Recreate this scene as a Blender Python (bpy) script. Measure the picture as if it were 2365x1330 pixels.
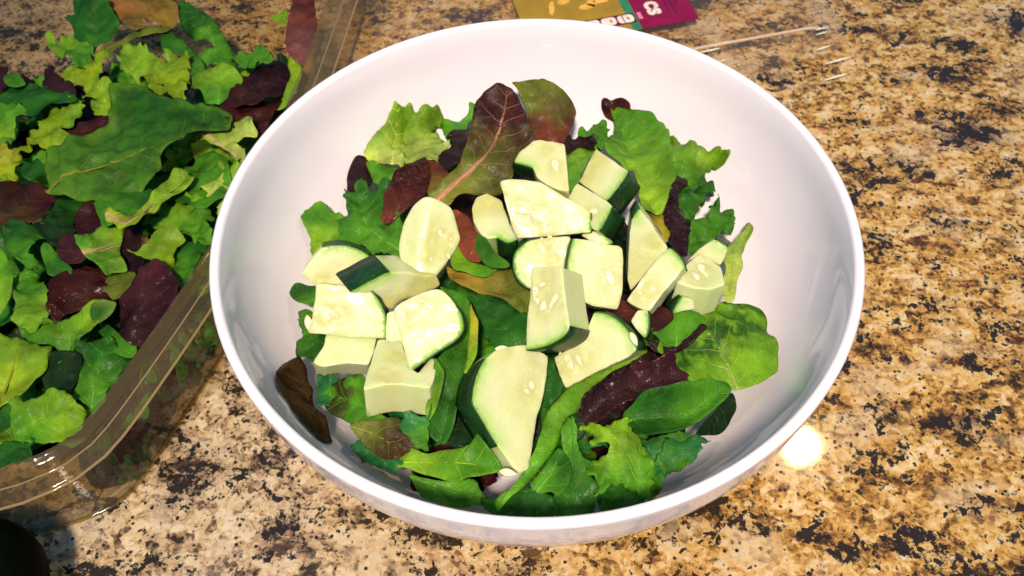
import bpy, bmesh, math, random
import numpy as np
from mathutils import Vector, Matrix, noise
from mathutils.geometry import delaunay_2d_cdt

sc = bpy.context.scene
for o in list(bpy.data.objects):
    bpy.data.objects.remove(o)

# ------------------------------------------------------------------ camera
cam_data = bpy.data.cameras.new('camera')
cam = bpy.data.objects.new('camera', cam_data)
sc.collection.objects.link(cam)
sc.camera = cam
CR, CU, CF = (0.999687, 0.013251, -0.021202), (0.001931, 0.804555, 0.593876), (-0.024928, 0.593731, -0.804277)
cam.matrix_world = Matrix(((CR[0], CU[0], -CF[0], 0.00000), (CR[1], CU[1], -CF[1], -0.19971), (CR[2], CU[2], -CF[2], 0.30973), (0, 0, 0, 1)))
cam_data.sensor_width = 36
cam_data.lens = 18 / math.tan(math.radians(30))
cam_data.clip_start = 0.01
cam_data.clip_end = 60
cam_data.dof.use_dof = True
cam_data.dof.focus_distance = 0.285
cam_data.dof.aperture_fstop = 24

# ------------------------------------------------------------------ world (dim cool room light)
world = bpy.data.worlds.new('World')
sc.world = world
world.use_nodes = True
bg = world.node_tree.nodes['Background']
bg.inputs[0].default_value = (0.16, 0.48, 1.0, 1)
bg.inputs[1].default_value = 0.40

# ------------------------------------------------------------------ kitchen lamps
def lamp(name, loc, target, radius, power, col, cone):
    d = bpy.data.lights.new(name, 'SPOT')
    d.shadow_soft_size = radius
    d.energy = power
    d.color = col
    d.spot_size = math.radians(cone)
    d.spot_blend = 1.0
    o = bpy.data.objects.new(name, d)
    sc.collection.objects.link(o)
    o.location = loc
    o.rotation_euler = (Vector(target) - Vector(loc)).to_track_quat('-Z', 'Y').to_euler()
    o['kind'] = 'helper'
    return o
# recessed ceiling spots: one beyond the counter to the right, one behind the camera
lamp('ceiling_lamp', (0.626, 0.747, 1.6), (0.20, 0.10, 0), 0.030, 30, (1.0, 0.72, 0.36), 40)
lamp('ceiling_lamp', (-0.06, -0.82, 1.40), (0.01, 0.09, 0), 0.08, 166, (1.0, 0.80, 0.69), 35)

vs_ = sc.view_settings
vs_.view_transform = 'Standard'
vs_.look = 'None'
vs_.exposure = 0
vs_.gamma = 1
vs_.use_curve_mapping = False
sc.cycles.max_bounces = 6
sc.cycles.diffuse_bounces = 3
sc.cycles.glossy_bounces = 3
sc.cycles.transmission_bounces = 3
sc.cycles.transparent_max_bounces = 14
sc.cycles.use_denoising = True
sc.cycles.use_adaptive_sampling = True
sc.cycles.adaptive_threshold = 0.02
sc.cycles.caustics_reflective = False
sc.cycles.caustics_refractive = False

# ------------------------------------------------------------------ helpers
MM = 0.001
def link(o, parent=None):
    sc.collection.objects.link(o)
    if parent is not None:
        o.parent = parent
    return o
def tag(o, label=None, cat=None, group=None, kind=None):
    if label: o['label'] = label
    if cat: o['category'] = cat
    if group: o['group'] = group
    if kind: o['kind'] = kind
    return o
def mesh_obj(name, verts, faces, mat, parent=None, smooth=True, origin=None):
    v = np.asarray(verts, float)
    org = np.zeros(3) if origin is None else np.asarray(origin, float)
    me = bpy.data.meshes.new(name)
    me.from_pydata([tuple(q) for q in (v - org)], [], [tuple(int(i) for i in fc) for fc in faces])
    me.update()
    if smooth:
        me.polygons.foreach_set('use_smooth', [True] * len(me.polygons))
    o = bpy.data.objects.new(name, me)
    o.location = org
    if parent is not None:
        o.location = org - np.array(parent.location)
    if mat is not None:
        me.materials.append(mat)
    return link(o, parent)
def set_attr(me, name, typ, data):
    a = me.attributes.new(name, typ, 'POINT')
    d = np.asarray(data, np.float32).ravel()
    a.data.foreach_set('color' if typ == 'FLOAT_COLOR' else ('vector' if typ == 'FLOAT_VECTOR' else 'value'), d)

class NT:
    def __init__(s, name):
        s.m = bpy.data.materials.new(name)
        s.m.use_nodes = True
        s.t = s.m.node_tree
        s.out = s.t.nodes['Material Output']
        s.bsdf = s.t.nodes['Principled BSDF']
    def n(s, typ, **k):
        nd = s.t.nodes.new('ShaderNode' + typ)
        for a, b in k.items():
            if a.startswith('i_'):
                nd.inputs[a[2:]].default_value = b
            else:
                setattr(nd, a, b)
        return nd
    def l(s, a, b):
        s.t.links.new(a, b)
    def val(s, x, inp):
        if hasattr(x, 'links') or hasattr(x, 'is_linked'):
            s.l(x, inp)
        else:
            inp.default_value = x
    def math(s, op, a, b=0.0, c=0.0):
        nd = s.n('Math', operation=op)
        for i, x in enumerate((a, b, c)):
            s.val(x, nd.inputs[i])
        return nd.outputs[0]
    def mix(s, fac, a, b, mode='MIX'):
        nd = s.n('Mix', data_type='RGBA', blend_type=mode)
        s.val(fac, nd.inputs[0])
        for x, i in ((a, 6), (b, 7)):
            if isinstance(x, tuple):
                nd.inputs[i].default_value = (*x[:3], 1)
            else:
                s.l(x, nd.inputs[i])
        return nd.outputs[2]
    def ramp(s, x, lo, hi, a=0.0, b=1.0):
        nd = s.n('MapRange', interpolation_type='SMOOTHSTEP')
        s.l(x, nd.inputs[0])
        for i, q in enumerate((lo, hi, a, b)):
            nd.inputs[i + 1].default_value = q
        return nd.outputs[0]
    def noise(s, vec, scale, detail=3, rough=.5, dist=0.0):
        nd = s.n('TexNoise')
        if vec is not None: s.l(vec, nd.inputs['Vector'])
        nd.inputs['Scale'].default_value = scale
        nd.inputs['Detail'].default_value = detail
        nd.inputs['Roughness'].default_value = rough
        nd.inputs['Distortion'].default_value = dist
        return nd.outputs[0]
    def vor(s, vec, scale, feature='F1', rnd=1.0):
        nd = s.n('TexVoronoi', feature=feature)
        s.l(vec, nd.inputs['Vector'])
        nd.inputs['Scale'].default_value = scale
        nd.inputs['Randomness'].default_value = rnd
        return nd.outputs['Distance']
    def attr(s, name):
        nd = s.n('Attribute')
        nd.attribute_name = name
        return nd
    def bump(s, h, strength, dist=0.001):
        nd = s.n('Bump')
        s.l(h, nd.inputs['Height'])
        nd.inputs['Strength'].default_value = strength
        nd.inputs['Distance'].default_value = dist
        s.l(nd.outputs[0], s.bsdf.inputs['Normal'])
        return nd
    def coords(s, rot=0.0, scale=(1, 1, 1), obj=True):
        g = s.n('NewGeometry')
        mp = s.n('Mapping')
        s.l(g.outputs['Position'], mp.inputs[0])
        mp.inputs['Rotation'].default_value = (0, 0, rot)
        mp.inputs['Scale'].default_value = scale
        return mp.outputs[0]

# ------------------------------------------------------------------ materials
def mat_granite():
    # golden towards the far right, cooler light painted in as grey towards near left
    t = NT('granite')
    p = t.coords(math.radians(-24), (1, 1.7, 1))
    p0 = t.coords(0, (1, 1, 1))
    wob = t.n('TexNoise'); t.l(p0, wob.inputs['Vector']); wob.inputs['Scale'].default_value = 60; wob.inputs['Detail'].default_value = 4
    ad = t.n('VectorMath', operation='MULTIPLY_ADD')
    t.l(wob.outputs['Color'], ad.inputs[0]); ad.inputs[1].default_value = (.010, .010, .010); t.l(p, ad.inputs[2])
    p = ad.outputs[0]
    n1 = t.noise(p, 95, 7, .70)
    ad2 = t.n('VectorMath', operation='MULTIPLY_ADD')
    t.l(wob.outputs['Color'], ad2.inputs[0]); ad2.inputs[1].default_value = (.006, .006, .006); t.l(p0, ad2.inputs[2])
    pg = ad2.outputs[0]
    def cells(scale):
        gr = t.n('TexVoronoi', feature='F1'); t.l(pg, gr.inputs['Vector']); gr.inputs['Scale'].default_value = scale
        gs = t.n('SeparateColor'); t.l(gr.outputs['Color'], gs.inputs[0])
        return gs.outputs[0]
    g1, g2 = cells(230), cells(560)
    grain = t.math('ADD', t.math('MULTIPLY', g1, .55), t.math('MULTIPLY', g2, .45))
    n1g = t.math('ADD', n1, t.math('MULTIPLY', t.math('SUBTRACT', grain, .5), .44))
    cr = t.n('ValToRGB')
    t.l(n1g, cr.inputs[0])
    e = cr.color_ramp.elements
    stops = [(.27, (.040, .024, .012)), (.36, (.17, .098, .034)), (.43, (.36, .215, .058)), (.51, (.49, .325, .105)), (.59, (.56, .44, .22)), (.72, (.62, .56, .44))]
    e[0].position, e[0].color = stops[0][0], (*stops[0][1], 1)
    e[1].position, e[1].color = stops[-1][0], (*stops[-1][1], 1)
    for q, col in stops[1:-1]:
        x = e.new(q); x.color = (*col, 1)
    c = cr.outputs[0]
    n2 = t.noise(p, 24, 4, .6)
    c = t.mix(t.ramp(n2, .50, .66, 0, .45), c, (.46, .42, .36))
    c = t.mix(t.ramp(n2, .31, .27, 0, .75), c, (.46, .17, .085))
    n3 = t.noise(p, 30, 3, .55)
    n4 = t.noise(p0, 190, 6, .75)
    clus = t.math('ADD', t.math('ADD', t.math('MULTIPLY', n3, .95), t.math('MULTIPLY', n4, .60)), t.math('MULTIPLY', t.math('SUBTRACT', grain, .5), .30))
    c = t.mix(t.ramp(clus, .83, .88, 0, .50), c, (.10, .055, .022))
    c = t.mix(t.ramp(clus, .868, .895, 0, .97), c, (.014, .011, .010))
    # reddish garnet clots and thin dark streaks
    n5 = t.noise(p, 62, 5, .62)
    c = t.mix(t.math('MULTIPLY', t.ramp(n5, .635, .665), .9), c, (.070, .018, .010))
    st = t.math('ABSOLUTE', t.math('SUBTRACT', n5, .50))
    c = t.mix(t.math('MULTIPLY', t.math('MULTIPLY', t.ramp(st, .016, .004), t.ramp(n3, .50, .60)), .85), c, (.025, .019, .015))
    sp = t.vor(p0, 400)
    c = t.mix(t.math('MULTIPLY', t.ramp(sp, .36, .22), t.ramp(n4, .47, .54)), c, (.022, .016, .013))
    sx = t.n('SeparateXYZ'); t.l(p0, sx.inputs[0])
    cool_light_zone = t.ramp(t.math('ADD', t.math('ADD', sx.outputs[0], t.math('MULTIPLY', sx.outputs[1], .55)), t.math('MULTIPLY', t.math('SUBTRACT', n2, .5), .35)), .02, -.14)
    gy = t.n('HueSaturation'); t.l(c, gy.inputs['Color']); gy.inputs['Saturation'].default_value = .55; gy.inputs['Value'].default_value = 1.02
    c = t.mix(cool_light_zone, c, gy.outputs[0])
    c = t.mix(1, c, (1.04, .94, .71), 'MULTIPLY')
    t.l(c, t.bsdf.inputs['Base Color'])
    t.bsdf.inputs['Roughness'].default_value = .05
    t.bsdf.inputs['IOR'].default_value = 1.47
    t.bump(n4, .012, .0004)
    return t.m
def mat_ceramic():
    t = NT('white_ceramic')
    p0 = t.coords()
    c = t.mix(t.ramp(t.noise(p0, 25, 3), .3, .7), (.84, .80, .805), (.86, .825, .825))
    t.l(c, t.bsdf.inputs['Base Color'])
    t.bsdf.inputs['Roughness'].default_value = .09
    t.bsdf.inputs['IOR'].default_value = 1.5
    t.bsdf.inputs['Coat Weight'].default_value = .25
    t.bump(t.noise(p0, 60, 2), .03, .0006)
    return t.m
def mat_leaf():
    t = NT('leaf')
    col = t.attr('col').outputs['Color']
    ribc = t.attr('rib').outputs['Color']
    vn = t.n('SeparateXYZ'); t.l(t.attr('vein').outputs['Vector'], vn.inputs[0])
    vu, vs, rn = vn.outputs
    vk = t.attr('veink').outputs['Fac']
    gl = t.attr('gloss').outputs['Fac']
    p = t.coords()
    avs = t.math('ABSOLUTE', vs)
    wob = t.noise(p, 160, 2)
    ph = t.math('ADD', t.math('SUBTRACT', t.math('MULTIPLY', vu, .16), t.math('MULTIPLY', avs, .13)), t.math('MULTIPLY', wob, .55))
    fr = t.math('ABSOLUTE', t.math('SUBTRACT', t.math('FRACT', ph), .5))
    side = t.math('MULTIPLY', t.ramp(fr, .055, .012), t.math('MULTIPLY', t.ramp(avs, 16, 1), vk))
    net = t.math('MULTIPLY', t.ramp(t.vor(p, 520, 'DISTANCE_TO_EDGE'), .06, .01), .16)
    big = t.noise(p, 95, 4, .6)
    sm = t.noise(p, 600, 3, .6)
    c = t.mix(t.ramp(big, .30, .70, .0, .75), col, t.mix(.62, col, (.0, .0, .0)))
    c = t.mix(t.ramp(t.noise(p, 70, 3), .46, .68, .0, .75), c, t.mix(.5, t.mix(1, col, (1.7, 1.45, 1.0), 'MULTIPLY'), col))
    c = t.mix(t.ramp(sm, .3, .7, 0, .22), c, t.mix(1, c, (.55, .6, .5), 'MULTIPLY'))
    light = t.mix(.5, t.mix(1, c, (2.2, 1.9, 1.6), 'MULTIPLY'), ribc)
    c = t.mix(t.math('MULTIPLY', side, .72), c, light)
    c = t.mix(t.math('MULTIPLY', net, vk), c, light)
    rm = t.ramp(rn, 1.0, .45)
    c = t.mix(t.math('MULTIPLY', rm, .85), c, ribc)
    t.l(c, t.bsdf.inputs['Base Color'])
    rough = t.math('SUBTRACT', t.ramp(big, .3, .7, .34, .5), t.math('MULTIPLY', gl, .17))
    t.l(rough, t.bsdf.inputs['Roughness'])
    t.bsdf.inputs['Specular IOR Level'].default_value = .18
    h = t.math('SUBTRACT', t.math('ADD', t.math('MULTIPLY', t.noise(p, 330, 3), .9), t.math('MULTIPLY', rm, .5)), t.math('ADD', t.math('MULTIPLY', side, .55), t.math('MULTIPLY', net, .6)))
    bp = t.bump(h, .75, .0008)
    tr = t.n('BsdfTranslucent')
    t.l(t.mix(1, c, (1.25, 1.35, .7), 'MULTIPLY'), tr.inputs[0])
    t.l(bp.outputs[0], tr.inputs['Normal'])
    mx = t.n('MixShader'); mx.inputs[0].default_value = .30
    t.l(t.bsdf.outputs[0], mx.inputs[1]); t.l(tr.outputs[0], mx.inputs[2])
    t.l(mx.outputs[0], t.out.inputs[0])
    return t.m
def mat_flesh():
    t = NT('cucumber_flesh')
    p = t.coords()
    col = t.attr('col').outputs['Color']
    c = t.mix(t.ramp(t.noise(p, 150, 3, .5), .35, .75, 0, .35), col, t.mix(1, col, (.90, .96, .72), 'MULTIPLY'))
    c = t.mix(t.ramp(t.noise(p, 900, 2, .5), .5, .8, 0, .16), c, (.80, .80, .55))
    t.l(c, t.bsdf.inputs['Base Color'])
    t.bsdf.inputs['Subsurface Weight'].default_value = .7
    t.bsdf.inputs['Subsurface Radius'].default_value = (.8, 1.0, .45)
    t.bsdf.inputs['Subsurface Scale'].default_value = .0035
    wet = t.noise(p, 900, 2, .5)
    t.l(t.ramp(wet, .4, .65, .34, .55), t.bsdf.inputs['Roughness'])
    drops = t.ramp(t.vor(p, 620), .35, .1)
    dsel = t.ramp(t.noise(p, 110, 3), .52, .62)
    h = t.math('ADD', t.math('MULTIPLY', t.noise(p, 420, 4, .6), .7), t.math('MULTIPLY', t.math('MULTIPLY', drops, dsel), .7))
    t.bump(h, .30, .0006)
    t.bsdf.inputs['Specular IOR Level'].default_value = .38
    t.bsdf.inputs['Coat Weight'].default_value = .07
    t.bsdf.inputs['Coat Roughness'].default_value = .12
    return t.m
def mat_skin():
    t = NT('cucumber_skin')
    p = t.coords()
    c = t.mix(t.ramp(t.noise(p, 120, 4, .6), .35, .75), (.003, .022, .005), (.011, .062, .009))
    c = t.mix(t.ramp(t.noise(p, 500, 2), .66, .75, 0, .6), c, (.10, .24, .05))
    t.l(c, t.bsdf.inputs['Base Color'])
    t.bsdf.inputs['Roughness'].default_value = .36
    t.bsdf.inputs['Specular IOR Level'].default_value = .3
    t.bump(t.noise(p, 300, 3), .35, .0005)
    return t.m
def mat_plain(name, col, rough=.5, spec=.5, nz=.12, sc_=200):
    t = NT(name)
    p = t.coords()
    c = t.mix(t.ramp(t.noise(p, sc_, 3), .3, .7), tuple(x * (1 - nz) for x in col), tuple(min(1, x * (1 + nz)) for x in col))
    t.l(c, t.bsdf.inputs['Base Color'])
    t.bsdf.inputs['Roughness'].default_value = rough
    t.bsdf.inputs['Specular IOR Level'].default_value = spec
    return t.m
def mat_plastic(name, tint, haze=.08, body=(.5, .45, .35), ior=1.5):
    t = NT(name)
    p = t.coords()
    tr = t.n('BsdfTransparent'); tr.inputs[0].default_value = (*tint, 1)
    gl = t.n('BsdfGlossy'); gl.inputs['Roughness'].default_value = .07
    bp = t.n('Bump'); t.l(t.noise(p, 140, 2), bp.inputs['Height']); bp.inputs['Strength'].default_value = .25; bp.inputs['Distance'].default_value = .001
    t.l(bp.outputs[0], gl.inputs['Normal'])
    df = t.n('BsdfDiffuse'); df.inputs[0].default_value = (*body, 1)
    lw = t.n('LayerWeight')
    t.l(bp.outputs[0], lw.inputs['Normal'])
    f0 = ((ior - 1) / (ior + 1)) ** 2
    fres = t.math('ADD', t.math('MULTIPLY', t.math('POWER', lw.outputs['Facing'], 4.5), 1 - f0), f0)
    m1 = t.n('MixShader'); m1.inputs[0].default_value = haze
    t.l(tr.outputs[0], m1.inputs[1]); t.l(df.outputs[0], m1.inputs[2])
    m2 = t.n('MixShader'); t.l(fres, m2.inputs[0])
    t.l(m1.outputs[0], m2.inputs[1]); t.l(gl.outputs[0], m2.inputs[2])
    t.l(m2.outputs[0], t.out.inputs[0])
    return t.m
M_GRANITE = mat_granite(); M_CERAMIC = mat_ceramic(); M_LEAF = mat_leaf(); M_FLESH = mat_flesh(); M_SKIN = mat_skin()
M_SEED = mat_plain('cucumber_seed', (.74, .75, .42), .22, .5)
M_TUB = mat_plastic('clear_tub_plastic', (.86, .83, .74), .05, ior=1.3)
M_BEAD = mat_plastic('pale_bead_plastic', (.80, .70, .48), .38, (.50, .38, .18), 1.5)
M_FLOOR = mat_plastic('clear_tub_floor_plastic', (.80, .74, .62), .02, ior=1.06)
M_RIM = mat_plastic('clear_rim_plastic', (.85, .79, .60), .11, (.36, .28, .11), 1.5)
M_LID = mat_plastic('clear_lid_plastic', (.97, .94, .90), .07, (.75, .62, .45), ior=1.4)
M_RIDGE = mat_plastic('lid_ridge_plastic', (.92, .86, .78), .55, (.85, .70, .50), ior=1.6)
M_GLINT = mat_plastic('lid_glint_plastic', (.95, .92, .80), .85, (.92, .88, .66), ior=1.6)  # cream body colour paints the lid's glints
M_PANEL = mat_plastic('clear_lid_panel_plastic', (.95, .91, .86), .06, (.7, .58, .42), ior=1.3)
M_DARKSKIN = mat_plain('dark_rind', (.0012, .0032, .0016), .6, .03, .3, 90)
M_OLIVE = mat_plain('olive_print', (.33, .21, .018), .4, .3, .12, 60)
M_GREENP = mat_plain('green_print', (.03, .20, .08), .4, .3)
M_PURPLE = mat_plain('purple_print', (.22, .003, .045), .4, .3)
M_DPURPLE = mat_plain('dark_purple_print', (.09, .004, .03), .4, .3)
M_WHITEP = mat_plain('cream_print', (.80, .68, .58), .4, .3)
M_PINKP = mat_plain('pink_print', (.75, .25, .32), .4, .3)
M_ORANGEP = mat_plain('orange_print', (.75, .42, .07), .4, .3)

# ------------------------------------------------------------------ counter
def counter():
    n = 60
    o = mesh_obj('countertop', [(-1.6, -1.0, 0), (1.6, -1.0, 0), (1.6, 1.6, 0), (-1.6, 1.6, 0), (-1.6, -1.0, -.03), (1.6, -1.0, -.03), (1.6, 1.6, -.03), (-1.6, 1.6, -.03)],
                 [(0, 1, 2, 3), (0, 4, 5, 1), (1, 5, 6, 2), (2, 6, 7, 3), (3, 7, 4, 0), (7, 6, 5, 4)], M_GRANITE, smooth=False)
    tag(o, 'polished gold and black speckled granite countertop', kind='structure')
counter()

# ------------------------------------------------------------------ bowl
def crom(P, per, closed=False):
    P = np.asarray(P, float); n = len(P); out = []
    rng = range(n) if closed else range(n - 1)
    for i in rng:
        a, b, c, d = (P[(i - 1) % n], P[i], P[(i + 1) % n], P[(i + 2) % n]) if closed else (P[max(i - 1, 0)], P[i], P[i + 1], P[min(i + 2, n - 1)])
        k = per if isinstance(per, int) else max(1, int(round(np.linalg.norm(c - b) / per)))
        for j in range(k):
            u = j / k
            out.append(.5 * (2 * b + (c - a) * u + (2 * a - 5 * b + 4 * c - d) * u * u + (3 * b - a - 3 * c + d) * u ** 3))
    if not closed: out.append(P[-1])
    return np.array(out)
INNER = [(0.01, 7.5), (30, 8), (58, 11), (76, 20), (89.5, 33.5), (98, 48), (103, 62), (105.4, 74), (106.5, 78.4)]
OUTER = [(110, 78.4), (109.7, 74), (108.2, 62), (103.5, 48), (94.5, 32), (80, 17), (62, 6.5), (50, 4), (47, 3), (46, .6), (44, .1), (42, .6), (41, 3), (20, 4), (0.01, 4)]
def rin(z): return np.interp(z, [q[1] for q in INNER], [q[0] for q in INNER])
def bowl():
    pin = crom(INNER, 5); pout = crom(OUTER, 5)
    rim = np.array([(106.9, 79.4), (107.6, 79.9), (108.4, 80), (109.2, 79.7), (109.8, 79.1)])
    prof = np.vstack([pin, rim, pout])
    S = 128; V = []; Fc = []
    for r, z in prof:
        for k in range(S):
            a = 2 * math.pi * k / S
            V.append((r * math.cos(a) * MM, r * math.sin(a) * MM, z * MM))
    for i in range(len(prof) - 1):
        for k in range(S):
            k2 = (k + 1) % S
            Fc.append((i * S + k, i * S + k2, (i + 1) * S + k2, (i + 1) * S + k))
    o = mesh_obj('salad_bowl', V, [f[::-1] for f in Fc], M_CERAMIC)
    tag(o, 'round white ceramic bowl holding the salad', 'bowl')
bowl()

# ------------------------------------------------------------------ clear tub
def loft(name, path, section, mat, parent=None, closed=True):
    path = np.asarray(path, float); n = len(path); V = []; Fc = []
    tan = np.roll(path, -1, 0) - np.roll(path, 1, 0)
    if not closed:
        tan[0] = path[1] - path[0]; tan[-1] = path[-1] - path[-2]
    tan /= np.linalg.norm(tan, axis=1)[:, None]
    nor = np.stack([-tan[:, 1], tan[:, 0]], 1)   # path runs clockwise seen from above: this points outwards
    for (o_, z) in section:
        for i in range(n):
            q = path[i] + nor[i] * o_
            V.append((q[0] * MM, q[1] * MM, z * MM))
    m = n if closed else n - 1
    for s in range(len(section) - 1):
        for i in range(m):
            j = (i + 1) % n
            Fc.append((s * n + i, s * n + j, (s + 1) * n + j, (s + 1) * n + i))
    return mesh_obj(name, V, Fc, mat, parent)
TUB = [(-96, 225), (-100, 165), (-107, 91), (-115, 48), (-124, 11), (-131, -12), (-138, -33), (-146, -55), (-151, -66), (-156, -71.5), (-163, -75.5), (-172, -79), (-200, -84), (-260, -88), (-312, -86), (-326, -78), (-333, -60), (-336, 60), (-334, 215), (-330, 238), (-316, 250), (-210, 254), (-120, 250), (-102, 243)]
def tub():
    root = tag(link(bpy.data.objects.new('salad_tub', None)), 'clear plastic salad tub full of mixed leaves, left of the bowl', 'tub')
    path = crom(TUB, 5.0, True)
    area = np.sum(path[:, 0] * np.roll(path[:, 1], -1) - np.roll(path[:, 0], -1) * path[:, 1])
    if area > 0: path = path[::-1]
    loft('wall', path, [(-3, 1.2), (-1, .8), (0, 1.4), (.6, 4), (1.5, 20), (2.4, 34), (3, 42), (3.2, 46)], M_TUB, root)
    loft('rim', path, [(2.7, 46), (1.2, 47.5), (.2, 49), (0, 50), (.8, 50.8), (2, 50.6), (3, 49.2), (5, 48.6), (7, 48.8), (8.2, 50), (9.4, 50.2), (10.6, 49.4), (12.2, 49), (13.4, 49.5), (14, 49), (14, 47.2)], M_RIM, root)
    for nm_, off, zz, rr_, mt in (('rim_bead', 14.2, 48.3, .55, M_BEAD), ('rim_bead', 8.6, 50.3, .32, M_BEAD), ('base_shadow_bead', .2, 1.2, .8, M_RIM)):  # tube at the base stands in for the dark shadow line there
        loft(nm_, path, [(off + rr_ * math.cos(a), zz + rr_ * math.sin(a)) for a in [2 * math.pi * k / 6 for k in range(7)]], mt, root)
    c = path.mean(0)
    V = [((c[0] + (q[0] - c[0]) * .975) * MM, (c[1] + (q[1] - c[1]) * .975) * MM, 1.3 * MM) for q in path]
    mesh_obj('floor', V, [tuple(range(len(V)))], M_FLOOR, root, smooth=False)
tub()

# ------------------------------------------------------------------ leaves
COL = dict(bigl=(.055, .20, .012), pale=(.44, .60, .11), lime=(.19, .41, .018), yellowlime=(.25, .41, .010), limeb=(.15, .37, .015), yellow=(.42, .42, .025), mid=(.075, .29, .014), dark=(.020, .135, .010), deep=(.008, .036, .008),
           teal=(.028, .20, .05), maroon=(.042, .007, .007), purple=(.021, .005, .009), plum=(.050, .012, .019), mauve=(.19, .07, .065), redbr=(.13, .030, .019), olive=(.24, .18, .022), olivegreen=(.14, .19, .02),
           brown=(.22, .11, .027), brownol=(.060, .030, .008), rust=(.21, .055, .025), pink=(.60, .30, .19), peach=(.60, .44, .20), ribyel=(.30, .32, .03))
def nz(x, y, z): return noise.noise(Vector((x, y, z)))
def poly_inside(pts, poly):
    x, y = pts[:, 0][:, None], pts[:, 1][:, None]
    x1, y1 = poly[:, 0][None], poly[:, 1][None]
    x2, y2 = np.roll(poly[:, 0], 1)[None], np.roll(poly[:, 1], 1)[None]
    with np.errstate(divide='ignore', invalid='ignore'):
        c = ((y1 > y) != (y2 > y)) & (x < (x2 - x1) * (y - y1) / (y2 - y1) + x1)
    return (c.sum(1) % 2) == 1
def fill(poly, g, rs, margin=.55):
    lo, hi = poly.min(0), poly.max(0)
    gx, gy = np.meshgrid(np.arange(lo[0], hi[0], g), np.arange(lo[1], hi[1], g * .87))
    gx = gx + (np.arange(gx.shape[0]) % 2)[:, None] * g / 2
    P = np.stack([gx.ravel(), gy.ravel()], 1) + rs.uniform(-.18 * g, .18 * g, (gx.size, 2))
    P = P[poly_inside(P, poly)]
    if len(P):
        d = np.sqrt(((P[:, None] - poly[None]) ** 2).sum(2)).min(1)
        P = P[d > margin * g]
    A = np.vstack([poly, P]) if len(P) else poly
    n = len(poly)
    vs, es, fs, ov, oe, of = delaunay_2d_cdt([Vector(q) for q in A], [(i, (i + 1) % n) for i in range(n)], [list(range(n))], 1, 1e-5)
    return np.array([tuple(v) for v in vs]), [f for f in fs]
def sstep(x, a, b):
    t_ = np.clip((x - a) / (b - a), 0, 1)
    return t_ * t_ * (3 - 2 * t_)
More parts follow.
